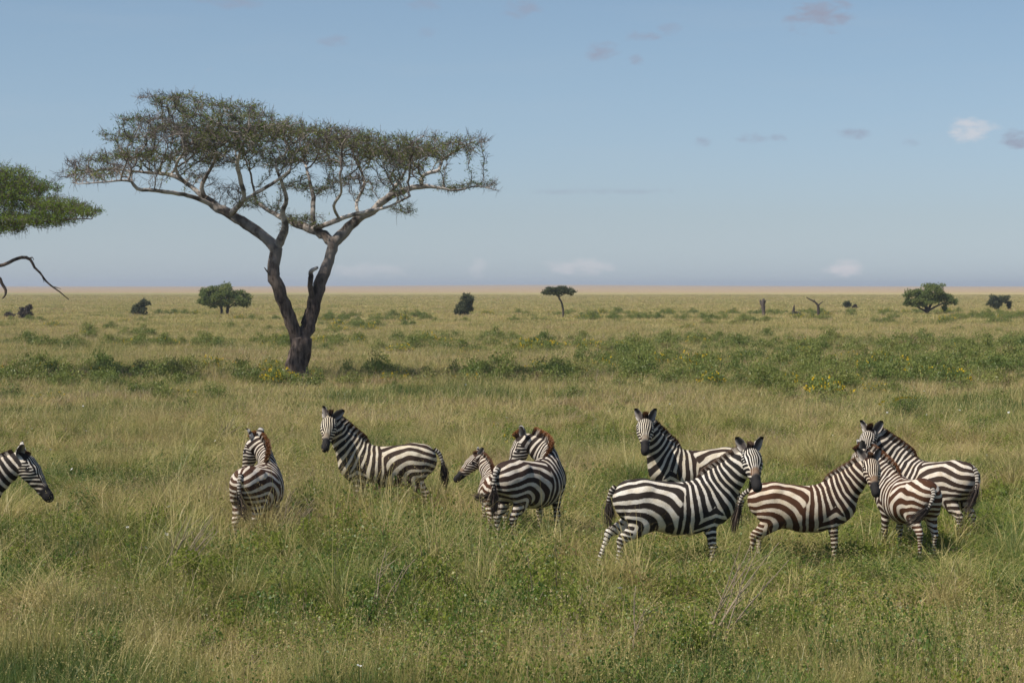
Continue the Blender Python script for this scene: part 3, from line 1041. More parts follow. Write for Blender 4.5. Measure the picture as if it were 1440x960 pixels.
def tail_geo(curve, seed, s=1.0):
    """dock as a ringed tube plus a brush of long hairs; curve = control points in the body frame"""
    g = np.random.default_rng(seed + 80)
    c = np.array(curve, float)
    # Catmull-Rom
    pts = []
    cc = np.vstack([c[0] * 2 - c[1], c, c[-1] * 2 - c[-2]])
    for i in range(1, len(cc) - 2):
        for t in np.linspace(0, 1, 14, endpoint=False):
            p = .5 * ((2 * cc[i]) + (-cc[i - 1] + cc[i + 1]) * t + (2 * cc[i - 1] - 5 * cc[i] + 4 * cc[i + 1] - cc[i + 2]) * t * t + (-cc[i - 1] + 3 * cc[i] - 3 * cc[i + 1] + cc[i + 2]) * t ** 3)
            pts.append(p)
    pts.append(c[-1]); pts = np.array(pts)
    L = np.concatenate([[0], np.cumsum(np.linalg.norm(np.diff(pts, axis=0), axis=1))])
    tot = L[-1]; dock = tot * .55
    nr_ = 44; rr = []
    V = []; C = []; sides = 10
    for k in range(nr_):
        l = dock * k / (nr_ - 1)
        p = np.array([np.interp(l, L, pts[:, i]) for i in range(3)])
        p2 = np.array([np.interp(l + .01, L, pts[:, i]) for i in range(3)])
        d = p2 - p; d /= np.linalg.norm(d) + 1e-9
        u = np.cross(d, [0, 1, 0]); u /= np.linalg.norm(u) + 1e-9; v = np.cross(d, u)
        r = .036 - .016 * k / nr_
        band = math.sin(2 * math.pi * l / .042) > -.1
        for q in range(sides):
            a = 2 * math.pi * q / sides
            V.append(p + (u * math.cos(a) + v * math.sin(a)) * r)
            C.append((.04, .03, .025, 1) if band else (.60, .55, .48, 1))
    F = []
    for k in range(nr_ - 1):
        for q in range(sides):
            q2 = (q + 1) % sides
            F.append((k * sides + q, k * sides + q2, (k + 1) * sides + q2, (k + 1) * sides + q))
    V = np.array(V); C = np.array(C); F = np.array(F)
    n = 170
    st_ = g.uniform(.55, 1.0, n) * dock
    ln = (tot - st_) * g.uniform(.7, 1.05, n)
    off = g.normal(0, 1, (n, 3)); 
    rows = []
    cols = []
    m = 5
    base_t = np.linspace(0, 1, m)
    for k in range(n):
        l0 = st_[k]
        ls = np.minimum(l0 + ln[k] * base_t, tot * 1.02)
        P = np.stack([np.interp(ls, L, pts[:, i]) for i in range(3)], 1)
        P = P + off[k] * (.012 + .030 * np.sin(base_t * 2.4))[:, None] * .8
        sd2 = g.normal(0, 1, 3); sd2 /= np.linalg.norm(sd2)
        w = (.007 * (1 - .85 * base_t))[:, None]
        rows.append(np.stack([P - sd2 * w, P + sd2 * w], 1).reshape(-1, 3))
        cbase = np.array([.050, .040, .035]) * g.uniform(.6, 1.8)
        if g.random() < .2: cbase = np.array([.22, .17, .13])
        cols.append(np.tile([*cbase, 1], (2 * m, 1)))
    HV = np.vstack(rows); HC = np.vstack(cols)
    HF = np.concatenate([np.arange(n)[:, None] * 2 * m + np.array([[2 * k, 2 * k + 1, 2 * k + 3, 2 * k + 2]]) for k in range(m - 1)])
    return (V, F, C), (HV, HF, HC)


def zebra(px, py, heading, pose, label, seed, scale=1.0, length=1.0, dark=(.020, .017, .016), light=(.74, .67, .58), warm=(.045, .028, .020),
          mane=(.10, .045, .02), mane_h=.105, ears=((0, 1), (0, 1)), tail=None, depth=None, girth=1.0):
    d = depth if depth else gy(py)
    root = empty('zebra', (gx(px, d), d, 0.0), R(heading), scale)
    tag(root, label, 'zebra', 'zebras standing together in the long grass')
    sc = np.array([length, girth, 1.0])
    val, dk, tn, hd4 = stripe_fields(ZV, seed, ZN)
    P = deform(ZV * 1.0, ZW, pose) * sc
    # low-frequency unevenness of the body
    parts_V = [P]; parts_F = [ZF]
    rest = np.concatenate([ZV, np.ones((len(ZV), 1))], 1)
    mat = coat_material('striped_coat', dark, light, warm)
    me = mesh_np('body', P, ZF, {'stripe': val, 'dark': dk, 'tan': tn * (1 if seed % 2 == 0 else .35), 'rest': rest, 'headp': hd4, 'topm': hd4[:, 3]}, True, mat)
    body = link(bpy.data.objects.new('body', me)); body.parent = root
    iH = BONES.index('head')
    Wh = np.zeros((1, len(BONES))); Wh[0, iH] = 1
    for s, (bk, spr) in zip((1, -1), ears):
        V, F, C = ear_mesh(s, bk, spr)
        V = deform(V, np.repeat(Wh, len(V), 0), pose) * sc
        obj_np('ear', V, F, M_hair, root, {'hcol': C})

    def vf(B):
        return val[[ztree.find(p)[1] for p in B]]
    V, F, C, B = mane_rest(seed, mane, mane_h, vf)
    bw = weights_near(B[::6]); Wm = np.repeat(bw, 6, 0)
    V = deform(V, Wm, pose) * sc
    obj_np('mane', V, F, M_hair, root, {'hcol': C})
    for s in (1, -1):
        c0 = np.array([[1.122, .106 * s, 1.556]])
        th = np.linspace(0, math.pi, 7); ph = np.linspace(0, 2 * math.pi, 11)[:-1]
        SV = np.array([[math.sin(t) * math.cos(p), math.sin(t) * math.sin(p), math.cos(t)] for t in th for p in ph]) * .025 + c0
        SF = np.array([[i * 10 + j, i * 10 + (j + 1) % 10, (i + 1) * 10 + (j + 1) % 10, (i + 1) * 10 + j] for i in range(6) for j in range(10)])
        V = deform(SV, np.repeat(Wh, len(SV), 0), pose) * sc
        obj_np('eye', V, SF, m_eye, root)
    tl = tail or [(-.76, 0, 1.20), (-.83, 0, 1.12), (-.86, 0, .95), (-.85, 0, .74), (-.84, .02, .52)]
    (V, F, C), (HV, HF, HC) = tail_geo(tl, seed)
    t_ = obj_np('tail', V * sc, F, M_hair, root, {'hcol': C})
    h_ = obj_np('tail_tuft', HV * sc, HF, M_hair, t_, {'hcol': HC}, smooth=False)
    return root

WARM = (.075, .032, .016)
# side-on, back row left
zebra(543, 741, 181, dict(neck=(36, -4), head=(84, 4), chest=6, hl=(4, 0, 0), fr=(-3, 0, 0)), 'adult zebra standing side-on, head at left turned to the camera, rump at right', 3, length=.97,
      ears=((0.0, 2.8), (0, .5)), light=(.76, .68, .54), tail=[(-.76, 0, 1.20), (-.85, -.01, 1.12), (-.91, -.02, .94), (-.93, -.02, .76), (-.93, -.03, .60)])
# behind
zebra(982, 750, 186, dict(neck=(42, -8), head=(80, 4), chest=4), 'adult zebra half hidden behind another, only its head, neck and back showing', 5, light=(.76, .69, .57), mane=(.13, .055, .022))
# front right, dark stripes
zebra(950, 817, 7, dict(neck=(-42, 2), head=(-92, 3), chest=-4, hr=(8, 5, 0), hl=(20, 8, -4), fl=(-3, 0, 0)), 'black-striped adult zebra standing side-on in front of another, tan patch above its muzzle', 8, ears=((0, 1.25), (0, 1.25)),
      tail=[(-.76, 0, 1.20), (-.82, .01, 1.13), (-.85, .02, .98), (-.84, .03, .82), (-.83, .03, .68)], dark=(.018, .016, .016), warm=(.030, .022, .018), light=(.78, .73, .65), mane=(.20, .13, .09), mane_h=.09)
# young brown striped
zebra(1130, 806, -4, dict(neck=(-36, 6), head=(-84, 3), chest=-4, hr=(9, 4, 0), hl=(2, 0, 0), fr=(0, 0, 0)), 'young zebra with brown stripes standing side-on with nearly whole legs in view, face to camera', 12, scale=.91, length=.98, girth=.95,
      ears=((0, 1.2), (0, 1.2)), dark=(.028, .016, .012), warm=WARM, light=(.74, .65, .53), mane=(.20, .11, .06), mane_h=.09,
      tail=[(-.76, 0, 1.18), (-.87, .02, 1.10), (-.93, .03, .92), (-.98, .03, .72), (-1.0, .03, .55)])
# far left, head only in frame
zebra(-85, 812, -6, dict(neck=(2, 15), head=(-4, 17), chest=0), 'zebra at the left edge of the photo with only its lowered head in view', 21, ears=((.3, .6), (-.5, 1.3)), mane=(.06, .03, .02), mane_h=.06)
# rear view with head turned left
zebra(364, 776, 76, dict(neck=(52, 10), head=(62, 26), chest=8), 'zebra seen from behind, leftmost of those whose rump shows, both ears upright', 31, scale=.95, dark=(.030, .020, .016), warm=(.065, .030, .017),
      mane=(.34, .14, .05), tail=[(-.76, 0, 1.20), (-.82, .0, 1.10), (-.85, -.01, .90), (-.86, -.07, .70), (-.86, -.14, .52)], depth=31.8)
# big rump, head turned back
zebra(750, 778, 50, dict(neck=(110, 18), head=(130, 32), chest=14), 'zebra with broad dark striped rump towards the camera, head turned back over its flank', 41, mane=(.38, .16, .06), mane_h=.12, dark=(.026, .019, .016),
      warm=(.040, .024, .018), depth=32.1)
# foal behind it
zebra(696, 764, 96, dict(neck=(30, 14), head=(104, 6), chest=4), 'small brown striped foal peeping out to the left behind a larger zebra', 52, scale=.76, length=.9, dark=(.05, .028, .02), warm=WARM, mane=(.30, .14, .07),
      mane_h=.085, tail=[(-.74, 0, 1.18), (-.84, .06, 1.06), (-.90, .20, .93), (-.90, .36, .90), (-.88, .50, .95)], depth=33.2)
# right group: young one from behind
zebra(1279, 798, 108, dict(neck=(38, 6), head=(80, 30), chest=8, hl=(4, 0, 0), hr=(-5, 0, 0)), 'young zebra seen from behind with brown stripes and its tail swung out to the left', 63, scale=.90, length=.95, dark=(.030, .018, .014), warm=WARM,
      mane=(.26, .11, .05), tail=[(-.76, 0, 1.18), (-.84, .02, 1.08), (-.88, .12, .92), (-.90, .30, .78), (-.90, .50, .66)], depth=30.5)
zebra(1312, 780, 130, dict(neck=(62, 2), head=(112, 6), chest=12), 'adult zebra with black stripes, rightmost rump of the herd, face turned back to the camera', 74, scale=.98, ears=((0, 1.2), (0, 1.2)),
      tail=[(-.76, 0, 1.20), (-.82, .01, 1.10), (-.85, .06, .92), (-.85, .16, .74), (-.85, .26, .60)], depth=32.3)

# ================================================================== TREES
m_bark, N = new_mat('acacia_bark')
g = N.n('ShaderNodeNewGeometry')
tone = N.n('ShaderNodeAttribute', attribute_name='tone').outputs['Fac']      # 0 old trunk bark, 1 pale thin limbs
sv_ = N.n('ShaderNodeVectorMath', operation='MULTIPLY', ins={0: g.outputs['Position'], 1: (1.0, 1.0, 0.22)}).outputs[0]
n1 = N.noise(sv_, 7.0, 5, 0.7); n2 = N.noise(g.outputs['Position'], 1.6, 3, 0.6)
old = N.mix(N.sstep(n1, 0.35, 0.65), (0.050, 0.038, 0.033), (0.200, 0.155, 0.130))
pale = N.mix(N.sstep(n2, 0.38, 0.58), (0.13, 0.11, 0.095), (0.60, 0.54, 0.49))
c = N.mix(N.math('MULTIPLY', tone, 1.0, clamp=True), old, pale)
bp = N.n('ShaderNodeBump', ins={'Strength': 0.9, 'Distance': 0.05, 'Height': n1})
b = N.n('ShaderNodeBsdfDiffuse', ins={0: c, 1: 0.7, 'Normal': bp.outputs[0]})
o = N.n('ShaderNodeOutputMaterial'); N.l(b.outputs[0], o.inputs[0])
M_bark = m_bark
M_acleaf = leaf_mat('acacia_leaflets', (0.100, 0.155, 0.035), (0.270, 0.300, 0.085), 0.4)
M_acleaf2 = leaf_mat('green_acacia_leaflets', (0.100, 0.190, 0.028), (0.280, 0.360, 0.065), 0.45)
M_actwig = leaf_mat('acacia_twigs', (0.100, 0.080, 0.070), (0.28, 0.235, 0.21), 0.0)


def smooth_path(pts, step):
    P = np.array(pts, float)
    c = np.vstack([2 * P[0] - P[1], P, 2 * P[-1] - P[-2]])
    out = []
    for i in range(1, len(c) - 2):
        L = np.linalg.norm((c[i + 1] - c[i])[:3]); n = max(2, int(round(L / step)))
        for t in np.arange(n) / n:
            out.append(.5 * ((2 * c[i]) + (-c[i - 1] + c[i + 1]) * t + (2 * c[i - 1] - 5 * c[i] + 4 * c[i + 1] - c[i + 2]) * t * t + (-c[i - 1] + 3 * c[i] - 3 * c[i + 1] + c[i + 2]) * t ** 3))
    out.append(P[-1])
    return np.array(out)


def tube_path(pts, sides=10, rough=0.05, seed=0):
    """one continuous limb: pts (n,4) with radius"""
    g = np.random.default_rng(seed)
    P = pts[:, :3]; r = pts[:, 3]
    n = len(P)
    T = np.gradient(P, axis=0); T /= np.linalg.norm(T, axis=1)[:, None] + 1e-9
    ref = np.array([0.13, 1.0, 0.07]); u = np.cross(T, ref); u /= np.linalg.norm(u, axis=1)[:, None]; v = np.cross(T, u)
    th = np.arange(sides) / sides * 2 * math.pi
    rr = r[:, None] * (1 + rough * g.normal(0, 1, (n, sides)) + rough * 1.3 * np.sin(th * 3 + np.linspace(0, 5, n)[:, None]))
    V = P[:, None] + (u[:, None] * np.cos(th)[None, :, None] + v[:, None] * np.sin(th)[None, :, None]) * rr[:, :, None]
    V = V.reshape(-1, 3)
    k = np.arange(sides); k2 = (k + 1) % sides
    F = np.concatenate([np.stack([i * sides + k, i * sides + k2, (i + 1) * sides + k2, (i + 1) * sides + k], 1) for i in range(n - 1)])
    V = np.vstack([V, P[:1], P[-1:] + T[-1:] * r[-1] * .5])
    e = n * sides
    F = np.vstack([F, np.stack([k2, k, np.full(sides, e), np.full(sides, e)], 1), np.stack([(n - 1) * sides + k, (n - 1) * sides + k2, np.full(sides, e + 1), np.full(sides, e + 1)], 1)])
    return V, F


def fix_tris(F):
    q = F[F[:, 2] != F[:, 3]]; t = F[F[:, 2] == F[:, 3]][:, :3]
    return [q, t] if len(t) else [q]


def space_colonise(nodes, attract, step=.24, infl=2.2, kill=.34, iters=90, maxn=9000, grav=0.0, seed=0):
    """grow a branch network from the given nodes towards the attraction points. Returns positions, parents"""
    g = np.random.default_rng(seed)
    P = [np.array(p) for p in nodes]; par = [-1] * len(P)
    A = attract.copy(); alive = np.ones(len(A), bool)
    near = np.full(len(A), -1); nd = np.full(len(A), 1e9)

    def upd(i0):
        new = np.array(P[i0:])
        D = np.linalg.norm(A[:, None] - new[None], axis=2)
        j = D.argmin(1); dm = D[np.arange(len(A)), j]
        b_ = dm < nd
        nd[b_] = dm[b_]; near[b_] = j[b_] + i0
    for c0 in range(0, len(P), 400):
        new = np.array(P[c0:c0 + 400]); D = np.linalg.norm(A[:, None] - new[None], axis=2)
        j = D.argmin(1); dm = D[np.arange(len(A)), j]; b_ = dm < nd; nd[b_] = dm[b_]; near[b_] = j[b_] + c0
    made = set()
    for it in range(iters):
        act = alive & (nd < infl)
        if not act.any():
            break
        i0 = len(P)
        ids = near[act]; dirs = A[act] - np.array([P[i] for i in ids]); dirs /= np.linalg.norm(dirs, axis=1)[:, None] + 1e-9
        u, inv = np.unique(ids, return_inverse=True)
        D = np.zeros((len(u), 3)); np.add.at(D, inv, dirs)
        D /= np.linalg.norm(D, axis=1)[:, None] + 1e-9
        D += g.normal(0, .28, D.shape); D[:, 2] += grav
        D /= np.linalg.norm(D, axis=1)[:, None]
        for i, d in zip(u, D):
            P.append(P[i] + d * step * g.uniform(.8, 1.2)); par.append(int(i))
        upd(i0)
        alive &= nd > kill
        if len(P) > maxn: break
    return np.array(P), np.array(par)


def network_mesh(P, par, r0, rtip=.010, expo=2.25, n0=0, cap=.10):
    n = len(P)
    acc = np.zeros(n); child = np.zeros(n, int)
    for i in range(n - 1, n0 - 1, -1):
        r = max(acc[i], rtip ** expo)
        acc[i] = r
        if par[i] >= 0:
            acc[par[i]] += r; child[par[i]] += 1
    rad = np.minimum(acc ** (1 / expo), cap)
    ii = np.arange(n0, n); pp = par[ii]
    ra = np.where(pp >= n0, rad[np.clip(pp, 0, None)], rad[ii] * 1.15)
    ra = np.minimum(ra, rad[ii] * 1.6)
    d = P[ii] - P[pp]; L = np.linalg.norm(d, axis=1)[:, None] + 1e-9
    V, F, T = tubes(P[pp] - d / L * ra[:, None] * .4, P[ii] + d / L * rad[ii][:, None] * .4, ra, rad[ii], np.clip(1 - rad[ii] / .12, .3, 1), 5)
    return V, F, T, rad, child


def px_limb(pts, d, scale_r=1.0):
    """limb traced at tree distance d; pts (px, py, depth offset, radius)"""
    return [(gx(a, d + c), d + c, gz(b_, d + c), r * (scale_r if r > .24 else scale_r * (.82 + .18 * max(0, r - .12) / .12))) for a, b_, c, r in pts]


# ---------------------------------------------------------------- the main umbrella acacia
DT = 88.0
LIMBS = [
    [(418, 542, 0, .56), (418, 530, 0, .46), (419, 512, 0, .42), (421, 492, 0, .42), (424, 476, 0, .40)],
    [(420, 486, 0, .30), (413, 462, -.1, .30), (404, 436, -.2, .29), (395, 412, -.3, .28), (386, 392, -.3, .29), (385, 372, -.2, .27), (388, 352, -.1, .29), (374, 334, 0, .24), (352, 319, .1, .22), (326, 303, .3, .20), (302, 289, .5, .19), (287, 278, .7, .16)],
    [(388, 354, -.1, .20), (397, 334, -.3, .19), (402, 319, -.6, .16), (398, 300, -.9, .12), (403, 280, -1.3, .10), (396, 255, -1.8, .08), (388, 235, -2.2, .06)],
    [(424, 482, 0, .36), (436, 448, .2, .33), (444, 420, .3, .31), (454, 392, .4, .28), (463, 366, .5, .25), (471, 343, .6, .26), (485, 325, .6, .21), (504, 308, .5, .19), (524, 297, .4, .17), (542, 280, .3, .16), (566, 269, .1, .14), (592, 262, -.1, .12), (615, 264, -.2, .07), (642, 268, -.3, .05), (670, 262, -.4, .035), (700, 268, -.5, .02)],
    [(472, 346, .6, .22), (457, 331, .9, .20), (432, 320, 1.4, .18), (408, 311, 2.0, .14), (385, 300, 2.8, .11), (360, 285, 3.4, .08)],
    [(438, 322, 1.2, .12), (456, 317, .6, .12), (476, 309, 0, .11), (498, 302, -.5, .10), (520, 297, -1.0, .09), (548, 290, -1.6, .06), (576, 276, -2.2, .05)],
    [(442, 318, 1.2, .13), (440, 300, 1.2, .12), (441, 278, 1.4, .11), (436, 255, 1.8, .08), (430, 232, 2.2, .06)],
    [(304, 291, .5, .12), (287, 283, .2, .11), (266, 275, -.3, .10), (244, 271, -.8, .10), (218, 268, -1.3, .09), (194, 266, -1.6, .09), (186, 256, -1.8, .07), (172, 254, -2.1, .05), (140, 257, -2.4, .035), (110, 259, -2.6, .02)],
    [(288, 279, .7, .12), (270, 263, 1.0, .11), (246, 248, 1.4, .10), (222, 244, 1.8, .08), (196, 242, 2.3, .06), (160, 238, 2.8, .04)],
    [(290, 281, .6, .12), (284, 265, .3, .11), (292, 246, .1, .09), (302, 228, -.1, .08), (304, 210, -.3, .06), (296, 190, -.6, .05)],
    [(262, 258, 1.1, .07), (249, 242, .9, .07), (250, 228, .6, .06), (260, 212, .2, .05), (255, 190, 0, .04)],
    [(318, 300, .4, .13), (328, 307, .1, .02)],
    [(322, 303, .3, .14), (334, 292, -.4, .13), (344, 277, -1.1, .11), (339, 254, -1.7, .11), (334, 230, -2.3, .09), (342, 205, -3.0, .06), (352, 180, -3.5, .045)],
    [(345, 282, -1.0, .09), (360, 272, -1.4, .09), (378, 262, -1.9, .08), (394, 251, -2.5, .07), (408, 240, -3.0, .05)],
    [(593, 262, -.1, .09), (594, 249, .1, .09), (605, 243, .4, .085), (618, 240, .7, .08), (622, 226, 1.0, .06), (640, 213, 1.3, .05), (664, 200, 1.6, .03)],
    [(545, 280, .3, .09), (556, 262, .8, .08), (566, 248, 1.4, .07), (575, 230, 2.0, .05), (580, 215, 2.4, .04)],
    [(505, 307, .5, .09), (502, 285, 1.2, .08), (512, 262, 2.0, .07), (508, 240, 2.8, .06), (500, 220, 3.3, .04)],
    [(478, 309, .0, .07), (470, 290, -.8, .07), (480, 270, -1.6, .06), (478, 245, -2.4, .05)],
]
STUB = [(441, 428, .3, .17), (438, 410, 0, .13), (437, 395, -.2, .12), (437, 388, -.2, .12), (437, 384, -.2, .11), (438, 381, -.3, .10), (441, 379, -.3, .09), (447, 376, -.3, .06)]
DEADT = [(384, 391, -.3, .07), (377, 383, -.5, .045), (372, 376, -.6, .02)]

acacia = empty('acacia_tree', (gx(418, DT), DT, 0))
tag(acacia, 'tall flat-topped acacia with forked trunk and wide thin grey-green crown, left of centre', 'tree')
org = np.array([gx(418, DT), DT, 0])


def limb_meshes(limbs, d, sides_f=lambda r: 12 if r > .15 else 8):
    parts = []; nodes = []
    for i, L in enumerate(limbs):
        sp = smooth_path([(a, b_, c, r) for a, b_, c, r in px_limb(L, d)], .22)
        g = np.random.default_rng(i)
        sp[:, 2] -= 0
        jit = g.normal(0, 1, (len(sp), 3)) * np.minimum(sp[:, 3:4] * .10, .02)
        jit[0] = 0
        sp[:, :3] += jit
        V, F = tube_path(sp, sides_f(sp[:, 3].max()), .045, i)
        s = sides_f(sp[:, 3].max())
        rv = np.concatenate([np.repeat(sp[:, 3], s), [sp[0, 3]], [sp[-1, 3]]])
        zt_ = V[:, 2]
        tone = np.clip(1.35 - rv / .24, 0, 1) * sm(zt_, 3.0, 5.6)
        parts.append((V, F, tone)); nodes.append(sp)
    return parts, nodes


LIMBS = [[(a, b_, c, r * (.86 if .22 < r < .40 else 1)) for a, b_, c, r in L] for L in LIMBS]
parts, paths = limb_meshes(LIMBS, DT)
V, F, T = merge(parts[:2] + parts[3:4])
obj_np('trunk', V - org, fix_tris(F), M_bark, acacia, {'tone': T})
V, F, T = merge([p for i, p in enumerate(parts) if i not in (0, 1, 3)])
obj_np('limb', V - org, fix_tris(F), M_bark, acacia, {'tone': T})
sp_, _ = limb_meshes([STUB], DT)
V, F, T = sp_[0]
sb = obj_np('broken_stub', V - org, fix_tris(F), M_bark, acacia, {'tone': np.clip(sm(V[:, 2], 4.15, 4.4), 0, 1)})
sb['label'] = 'pale broken stub of a snapped limb'
sp_, _ = limb_meshes([DEADT], DT)
V, F, T = sp_[0]
obj_np('dead_twig', V - org, fix_tris(F), M_bark, acacia, {'tone': T * 0 + .2})

# attraction points inside the crown: outline read off as top and bottom rows against column
topx = [88, 105, 125, 150, 175, 200, 208, 230, 270, 300, 330, 378, 385, 410, 450, 500, 560, 600, 640, 688, 700, 708]
topy = [246, 232, 214, 195, 184, 166, 146, 137, 132, 136, 144, 143, 162, 172, 172, 184, 190, 193, 190, 188, 246, 262]
botx = [88, 110, 140, 170, 200, 230, 260, 300, 340, 380, 420, 460, 500, 540, 570, 600, 640, 690, 708]
boty = [252, 258, 254, 236, 232, 232, 226, 228, 258, 300, 312, 296, 286, 262, 252, 236, 228, 212, 268]
g = np.random.default_rng(77)
PADS = [(250, 142, 48, 8), (347, 151, 36, 8), (229, 172, 40, 9), (314, 172, 52, 11), (182, 190, 38, 9), (267, 192, 46, 11), (332, 190, 56, 13), (398, 182, 52, 13), (454, 187, 50, 12), (492, 194, 46, 12),
        (557, 201, 50, 10), (623, 201, 42, 8), (664, 196, 26, 6), (112, 229, 28, 9), (98, 246, 20, 7), (159, 220, 36, 9), (178, 238, 30, 7), (225, 218, 40, 8), (295, 214, 40, 9), (539, 214, 44, 11), (445, 214, 42, 11),
        (600, 214, 36, 8), (482, 248, 34, 9), (520, 253, 28, 8), (445, 262, 26, 8), (407, 253, 26, 9), (361, 288, 26, 7), (417, 305, 34, 5), (286, 248, 20, 8), (323, 267, 24, 8), (562, 290, 24, 5), (678, 258, 26, 6),
        (635, 262, 20, 4), (576, 234, 34, 7), (380, 214, 40, 9), (140, 246, 30, 7), (652, 212, 26, 5)]
AA_ = []
sc_ = DT / FPX
for pi, (cx, cy, hw, hh) in enumerate(PADS):
    prof = max(0.0, 1 - ((cx - 400) / 320) ** 2) ** .5
    reps = [g.uniform(-.8, .8)] if prof < .75 or cy > 225 else [g.uniform(-3.8, -1.2) * prof, g.uniform(.8, 3.8) * prof]
    if cy > 225 and prof > .6: reps = [g.uniform(-2.6, 2.6)]
    for dd in reps:
        cyy = cy + abs(dd) * 2.0
        n = int(hw * hh * .24) + 28
        q = g.normal(0, .5, (n, 3)) * [1, 1, .8]; q = q[np.linalg.norm(q, axis=1) < 1.15]
        AA_.append(np.stack([gx(cx, DT) + q[:, 0] * hw * sc_ * 1.05, DT + dd + q[:, 1] * min(1.9, hw * sc_ * 1.3), gz(cyy, DT) + q[:, 2] * hh * sc_ * 1.1], 1))
A = np.vstack(AA_)
print('attractors', len(A))
nodes = np.vstack([p[:, :3] for i, p in enumerate(paths) if i not in (0, 1, 3)] + [paths[1][-8:, :3], paths[3][-30:, :3]])
P, par = space_colonise(nodes, A, step=.20, infl=3.4, kill=.24, iters=90, maxn=18000, grav=.0, seed=4)
n0 = len(nodes)
V, F, T, rad_, child = network_mesh(P, par, 0, rtip=.0105, n0=n0, cap=.048)
obj_np('branch', V - org, F, M_bark, acacia, {'tone': np.clip(T * .75, 0, 1)})
print('acacia nodes', len(P))


def twig_foliage(P, par, rad, n0, per_leaf, per_twig, leaf_len, seed, spread=.16, thr=.03, upb=.35, leaf_w=.2, patch_s=1.6, green_cut=-.25):
    g = np.random.default_rng(seed)
    ii = np.arange(n0, len(P)); ii = ii[rad[ii] < thr]
    d = P[ii] - P[par[ii]]; d /= np.linalg.norm(d, axis=1)[:, None] + 1e-9
    nv = VNoise(seed)
    # thorny bare twigs
    k = per_twig
    B = np.repeat(P[ii], k, 0) + g.normal(0, .04, (len(ii) * k, 3)); D = np.repeat(d, k, 0) * .8 + g.normal(0, .65, (len(ii) * k, 3)) + [0, 0, upb]
    D /= np.linalg.norm(D, axis=1)[:, None]
    L = g.uniform(.12, .42, len(B))[:, None]
    tw = tubes(B, B + D * L, np.full(len(B), .008), np.full(len(B), .004), g.random(len(B)), 3)
    # leaflet tufts along twigs in greener patches
    jj = ii[nv(P[ii], patch_s) + .5 * nv(P[ii], .6) > green_cut]
    k = per_leaf
    B = np.repeat(P[jj], k, 0) + g.normal(0, spread, (len(jj) * k, 3)) * [1, 1, .45] + [0, 0, .03]
    n = len(B)
    a = g.normal(0, 1, (n, 3)) * [1, 1, .55] + [0, 0, .25]; a /= np.linalg.norm(a, axis=1)[:, None]
    b_ = np.cross(a, g.normal(0, 1, (n, 3))); b_ /= np.linalg.norm(b_, axis=1)[:, None]
    s = (leaf_len * g.uniform(.6, 1.3, n))[:, None]
    V = np.stack([B, B + a * s * .5 + b_ * s * leaf_w, B + a * s, B + a * s * .5 - b_ * s * leaf_w], 1).reshape(-1, 3)
    F = np.arange(4 * n).reshape(n, 4)
    tone = np.repeat(np.clip(.5 + .45 * nv(B, 1.1) + g.normal(0, .22, n), 0, 1), 4)
    return tw, (V, F, tone)


tw, lf = twig_foliage(P, par, rad_, n0, 9, 5, .15, 9, spread=.12, leaf_w=.11, green_cut=-.25)
obj_np('twig', tw[0] - org, tw[1], M_actwig, acacia, {'tone': tw[2]}, smooth=False)
obj_np('crown', lf[0] - org, lf[1], M_acleaf, acacia, {'tone': lf[2]}, smooth=False)

# ---------------------------------------------------------------- the acacia at the left edge
DL = 88.0
LIMB2 = [[(-190, 600, 0, .5), (-188, 560, 0, .42), (-184, 500, 0, .36), (-178, 440, 0, .32), (-166, 390, 0, .28), (-150, 350, 0, .24), (-120, 318, 0, .2), (-85, 296, 0, .17), (-45, 282, 0, .14), (0, 276, 0, .09), (40, 284, -.2, .05), (75, 292, -.3, .03)],
         [(-130, 328, 0, .17), (-100, 322, -.4, .14), (-60, 322, -.8, .11), (-20, 318, -1, .09), (20, 314, -1.1, .06), (60, 312, -1.1, .045), (100, 308, -1.2, .03), (130, 308, -1.2, .02)],
         [(-95, 300, 0, .13), (-70, 275, .6, .11), (-40, 258, 1.2, .08), (-5, 250, 1.6, .05), (25, 256, 1.8, .03)],
         [(-180, 470, 0, .26), (-205, 400, .3, .2), (-240, 340, .5, .15), (-290, 300, .8, .1), (-340, 285, 1, .06)],
         [(-150, 350, 0, .15), (-160, 300, 1.5, .12), (-190, 260, 2.5, .08), (-230, 240, 3, .05)]]
DEAD2 = [[(-168, 395, 0, .14), (-130, 384, -.4, .11), (-80, 378, -.8, .09), (-30, 376, -1.2, .075), (0, 373, -1.4, .065), (14, 366, -1.4, .062), (26, 362, -1.4, .060), (38, 365, -1.4, .055), (44, 376, -1.4, .045), (52, 384, -1.4, .040), (60, 395, -1.3, .034), (70, 404, -1.3, .030), (80, 411, -1.3, .024), (92, 421, -1.3, .016)],
         [(36, 364, -1.4, .035), (41, 362, -1.4, .02), (43, 366, -1.4, .01)],
         [(68, 403, -1.3, .02), (74, 404, -1.2, .014), (81, 406, -1.2, .008)],
         [(52, 384, -1.4, .02), (56, 392, -1.5, .016), (57, 397, -1.5, .008)],
         [(-60, 377, -.9, .09), (-35, 384, -1.1, .085), (-10, 388, -1.3, .075), (-2, 398, -1.3, .065), (3, 408, -1.3, .055), (2, 416, -1.3, .035), (-2, 420, -1.3, .015)]]
tree2 = empty('acacia_tree', (gx(-190, DL), DL, 0))
tag(tree2, 'green acacia cut off by the left edge, with a crooked dead branch hanging down', 'tree')
org2 = np.array([gx(-190, DL), DL, 0])
parts, paths = limb_meshes(LIMB2, DL)
V, F, T = merge(parts)
obj_np('trunk', V - org2, fix_tris(F), M_bark, tree2, {'tone': T * .4})
DEAD2 = [[(a + 5, b_, c, r * 1.25) for a, b_, c, r in L] for L in DEAD2]
